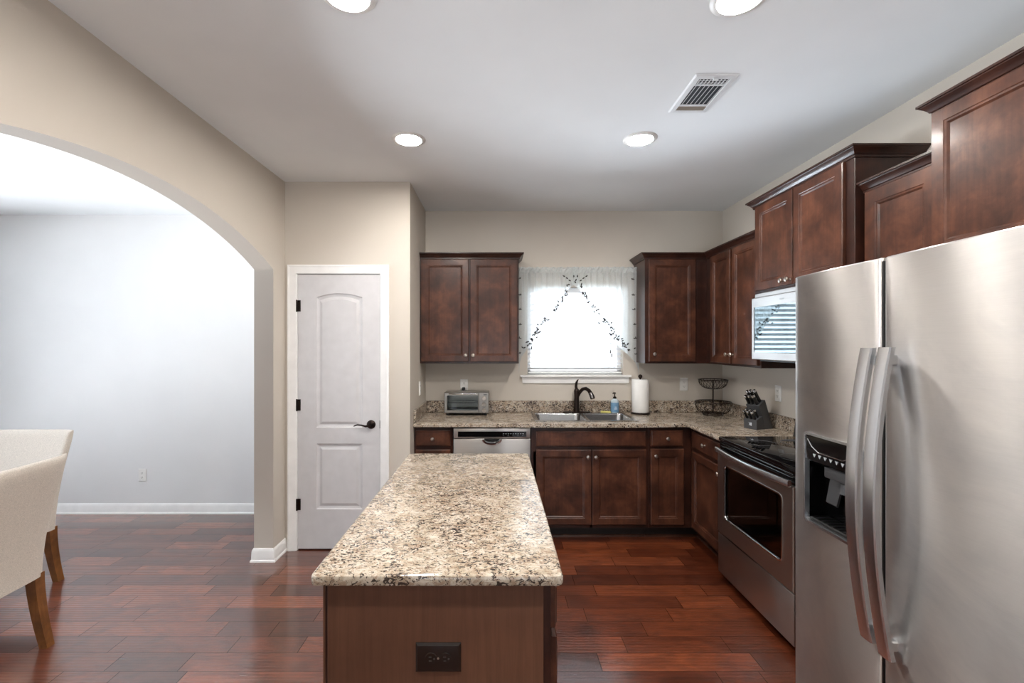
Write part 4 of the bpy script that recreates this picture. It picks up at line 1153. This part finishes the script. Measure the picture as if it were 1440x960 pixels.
# paper towels
px_, py_ = 1.268, 4.030
ph = thing('paper_towel_holder', (px_, py_, CT), 'upright paper towel holder with round base and ball finial', 'paper towel holder')
b = MB(); b.lathe([(0, 0), (.080, 0), (.084, .003), (.083, .010), (.076, .014), (0, .014)], (px_, py_, CT), n=32); b.build('base', M['bronze'], ph)
b = MB(); b.tube([(px_, py_, CT+.013), (px_, py_, CT+.315)], .006, 10); b.build('post', M['bronze'], ph)
b = MB(); b.lathe([(0, .306), (.008, .306), (.009, .312), (.015, .318), (.019, .328), (.016, .339), (.008, .346), (0, .348)], (px_, py_, CT), n=18); b.build('finial', M['bronze'], ph)
b = MB(); n = 36
prof = [(.020, .016), (.071, .016), (.073, .019), (.073, .300), (.071, .303), (.020, .303)]
g = [[b.bm.verts.new((px_+q*math.cos(2*PI*i/n), py_+q*math.sin(2*PI*i/n), CT+z)) for q, z in prof] for i in range(n)]
for i in range(n):
    for j in range(6): b.bm.faces.new((g[i][j], g[(i+1) % n][j], g[(i+1) % n][(j+1) % 6], g[i][(j+1) % 6]))
tag(b.build('paper_towel_roll', M['paper']), 'full white paper towel roll on the upright holder', 'paper towels')
# soap
sx_, sy_ = 1.046, 4.045; sz = CT+.0062
so = thing('soap_bottle', (sx_, sy_, sz), 'blue pump soap bottle behind the sink', 'soap bottle')
b = MB(); b.lathe([(0, 0), (.030, 0), (.035, .004), (.0355, .098), (.031, .112), (.017, .122), (.013, .126), (0, .126)], (sx_, sy_, sz), n=28); b.build('bottle', M['soap_clear'], so)
b = MB(); b.lathe([(.0350, .008), (.0362, .008), (.0362, .092), (.0350, .092)], (sx_, sy_, sz), n=28); lb = b.build('label_wrap', M['soap'], so)
b = MB(); b.box(sx_-.012, sx_+.012, sy_-.0375, sy_-.0355, sz+.034, sz+.042).box(sx_-.009, sx_+.009, sy_-.0375, sy_-.0355, sz+.052, sz+.057); b.build('label_print', M['logo'], lb, smooth=False)
b = MB(); b.lathe([(0, .126), (.015, .126), (.015, .140), (.008, .144), (.0045, .146), (.0045, .168), (.010, .170), (.010, .180), (0, .182)], (sx_, sy_, sz), n=18)
b.tube([(sx_, sy_, sz+.175), (sx_-.014, sy_-.012, sz+.177), (sx_-.022, sy_-.02, sz+.170)], [.006, .005, .004], 8); b.build('pump', M['bronze'], so)
b = MB(); b.box(-.045, .045, -.024, .024, 0, .014, .005, 2); b.rot(Matrix.Translation((.965, 4.04, CT+.0062)) @ Matrix.Rotation(-.25, 4, 'Z'))
tag(b.build('sponge', M['sponge']), 'flat yellow sponge lying on the sink rim by the soap', 'sponge')
# two tier wire basket
wx, wy = 1.885, 3.972
wb = thing('fruit_basket', (wx, wy, CT), 'two tier bronze wire fruit basket in the corner', 'basket')
b = MB(); b.ring((wx, wy, CT+.004), .080, .004); b.ring((wx, wy, CT+.015), .080, .003)
for k in range(12):
    a = 2*PI*k/12; b.tube([(wx+.08*math.cos(a), wy+.08*math.sin(a), CT+.003), (wx+.08*math.cos(a), wy+.08*math.sin(a), CT+.016)], .002, 5)
for k in range(4):
    a = PI*k/4; b.tube([(wx+.08*math.cos(a), wy+.08*math.sin(a), CT+.015), (wx-.08*math.cos(a), wy-.08*math.sin(a), CT+.015)], .002, 5)
b.build('base_ring', M['bronze'], wb)
def wire_bowl(zr, zbm, R_, Rb, name, pw):
    b = MB(); b.ring((wx, wy, zr), R_, .0048, n=48); b.ring((wx, wy, zr-.012), R_*.985, .002, n=48); b.ring((wx, wy, zbm), Rb, .003, n=32)
    for k in range(24):
        a0 = 2*PI*k/24; pts = []
        for i in range(9):
            t = i/8; r = Rb+(R_-Rb)*math.sin(t*PI/2)**.85; z = zbm+(zr-zbm)*(1-math.cos(t*PI/2))**pw
            a = a0+.55*t; pts.append((wx+r*math.cos(a), wy+r*math.sin(a), z))
        b.tube(pts, .0018, 5)
    return b.build(name, M['bronze'], wb)
wire_bowl(CT+.112, CT+.016, .146, .080, 'lower_bowl', 1.0)
wire_bowl(CT+.305, CT+.225, .118, .020, 'upper_bowl', 1.0)
b = MB(); b.tube([(wx, wy, CT+.015), (wx, wy, CT+.305)], .006, 10); b.build('post', M['bronze'], wb)

# knife block: local x = length (front -> back), y = width, z up
kb = thing('knife_block', (1.900, 3.325, CT), 'charcoal slanted knife block full of black handled knives', 'knife block', None, 0)
KL = Matrix.Translation((1.900, 3.325, CT)) @ Matrix.Rotation(math.radians(22), 4, 'Z') @ Matrix.Diagonal((1.13, 1.15, 1.03, 1))
hwk = .045
def prism_y(b, poly): b.rings([[(x, y, z) for x, z in poly] for y in (-hwk, hwk)])
b = MB(); prism_y(b, [(-.062, 0), (.010, 0), (-.012, .092), (-.062, .066)])
b.rot(KL); b.build('front_ledge', M['dark_grey'], kb, smooth=False)
b = MB(); prism_y(b, [(.011, 0), (.086, 0), (.012, .205), (-.045, .165), (-.010, .092)])
b.rot(KL); b.build('main_block', M['dark_grey'], kb, smooth=False)
b = MB(); b.box(-.0632, -.0621, -.010, -.005, .024, .046).box(-.0632, -.0621, -.003, .000, .024, .046)
b.rings([[(x, -.001, .034), (x, .008, .045), (x, .011, .045), (x, .003, .034), (x, .011, .025), (x, .008, .025)] for x in (-.0632, -.0621)])
b.rot(KL); b.build('maker_mark', M['logo'], kb, smooth=False)
def knife(x, y, z, L, w, ang, name, label, grp):
    Lk = KL @ Matrix.Translation((x, y, z)) @ Matrix.Rotation(-ang, 4, 'Y')
    o = thing(name, Lk.translation, label, 'knife', grp)
    b = MB(); b.rings([[(p, q, zz) for p, q in rrect(0, 0, w*s, w*.62*s, w*.4*s, 3)] for s, zz in ((.9, .004), (1, .02), (.88, L*.5), (1.0, L-.016))]); b.rot(Lk); b.build('handle', M['black'], o)
    b = MB(); b.rings([[(p, q, zz) for p, q in rrect(0, 0, w*s, w*.62*s, w*.4*s, 3)] for s, zz in ((1.03, L-.0155), (1.03, L-.003), (.8, L))]); b.rot(Lk); b.build('end_cap', M['chrome'], o)
    b = MB(); b.box(-w*.8, w*.8, -.001, .001, -.04, .004); b.rot(Lk); b.build('blade', M['chrome'], o, smooth=False)
A_ = math.radians(32)
big = ((-.004, -.024, .192, .105, 'upper row, on the side toward the range'), (-.004, .006, .192, .100, 'upper row, in the middle'), (-.004, .030, .190, .095, 'upper row, on the wall side'),
       (-.030, -.026, .176, .082, 'lower row, on the side toward the range'), (-.030, .004, .176, .078, 'lower row, in the middle'), (-.030, .030, .174, .074, 'lower row, on the wall side'))
for x, y, z, L, t_ in big:
    knife(x, y, z-.004, L, .011, A_, 'kitchen_knife', 'black handled knife in the tall block slots, '+t_, 'large knives in the block')
for r in range(2):
    for k in range(3):
        knife(-.050+r*.022, -.028+k*.028, .068+r*.012, .070, .0085, A_, 'steak_knife',
              'black handled steak knife in the low ledge, %s row, %s' % (('front', 'rear')[r], ('toward the range', 'in the middle', 'toward the basket')[k]), 'steak knives in the block')

# ------------------------------------------------------------------ dining chairs (local: faces -Y, back toward +Y)
def chair(loc, rz, label):
    r = thing('dining_chair', (0, 0, 0), label, 'chair', 'linen dining chairs')
    # back: lofted, leaning and flaring toward the top
    b = MB(); rr = []; n = 26
    for i in range(n+1):
        t = i/n; z = .355+.615*t
        yo = .006+.135*t**1.7; th = .085-.030*t
        hw = .232+.020*t
        if t > .9:
            q = (t-.9)/.1; th *= math.sqrt(max(1-q*q, .02)); z = .355+.615*.9+.615*.1*math.sin(q*PI/2)
        ymid = yo-(.085-.030*t)/2
        ring = []
        for k in range(48):
            a = 2*PI*(k+.5)/48
            ca, sa = math.cos(a), math.sin(a)
            ex = .16
            cx = hw*math.copysign(abs(ca)**ex, ca); cy = th/2*math.copysign(abs(sa)**.42, sa)
            curve = -.030*(abs(cx)/hw)**2*(.3+.7*t)          # wings come slightly forward
            ring.append((cx, ymid+cy+curve, z))
        rr.append(ring)
    b.rings(rr); bk = b.build('backrest', M['fabric'], r, angle=50)
    b = MB(); b.box(-.235, .235, -.50, -.055, .350, .440, .018, 3); b.build('seat_frame', M['fabric'], r)
    b = MB(); b.box(-.232, .232, -.505, -.070, .436, .490, .024, 4); b.build('seat_cushion', M['fabric'], r)
    for s in (-1, 1):
        b = MB(); rr = []
        for i in range(9):
            t = i/8; z = .372*(1-t); y = -.030+.060*t**1.6; h = .026-.006*t; x = s*.205
            rr.append([(x-h, y-h, z), (x+h, y-h, z), (x+h, y+h, z), (x-h, y+h, z)])
        b.rings(rr); b.build('leg', M['leg'], r, angle=30)
        b = MB(); x = s*.205
        b.rings([[(x-h, -.47-h, z), (x+h, -.47-h, z), (x+h, -.47+h, z), (x-h, -.47+h, z)] for h, z in ((.025, .36), (.018, 0))]); b.build('leg', M['leg'], r, angle=30)
    r.location = loc; r.rotation_euler = (0, 0, rz)
    return r
chair((-2.312, 2.112, 0), -PI/2+.05, 'linen dining chair nearest the arch, back turned to the kitchen')
chair((-3.062, 2.935, 0), 0, 'linen dining chair farther in, facing the near one, by the white wall')
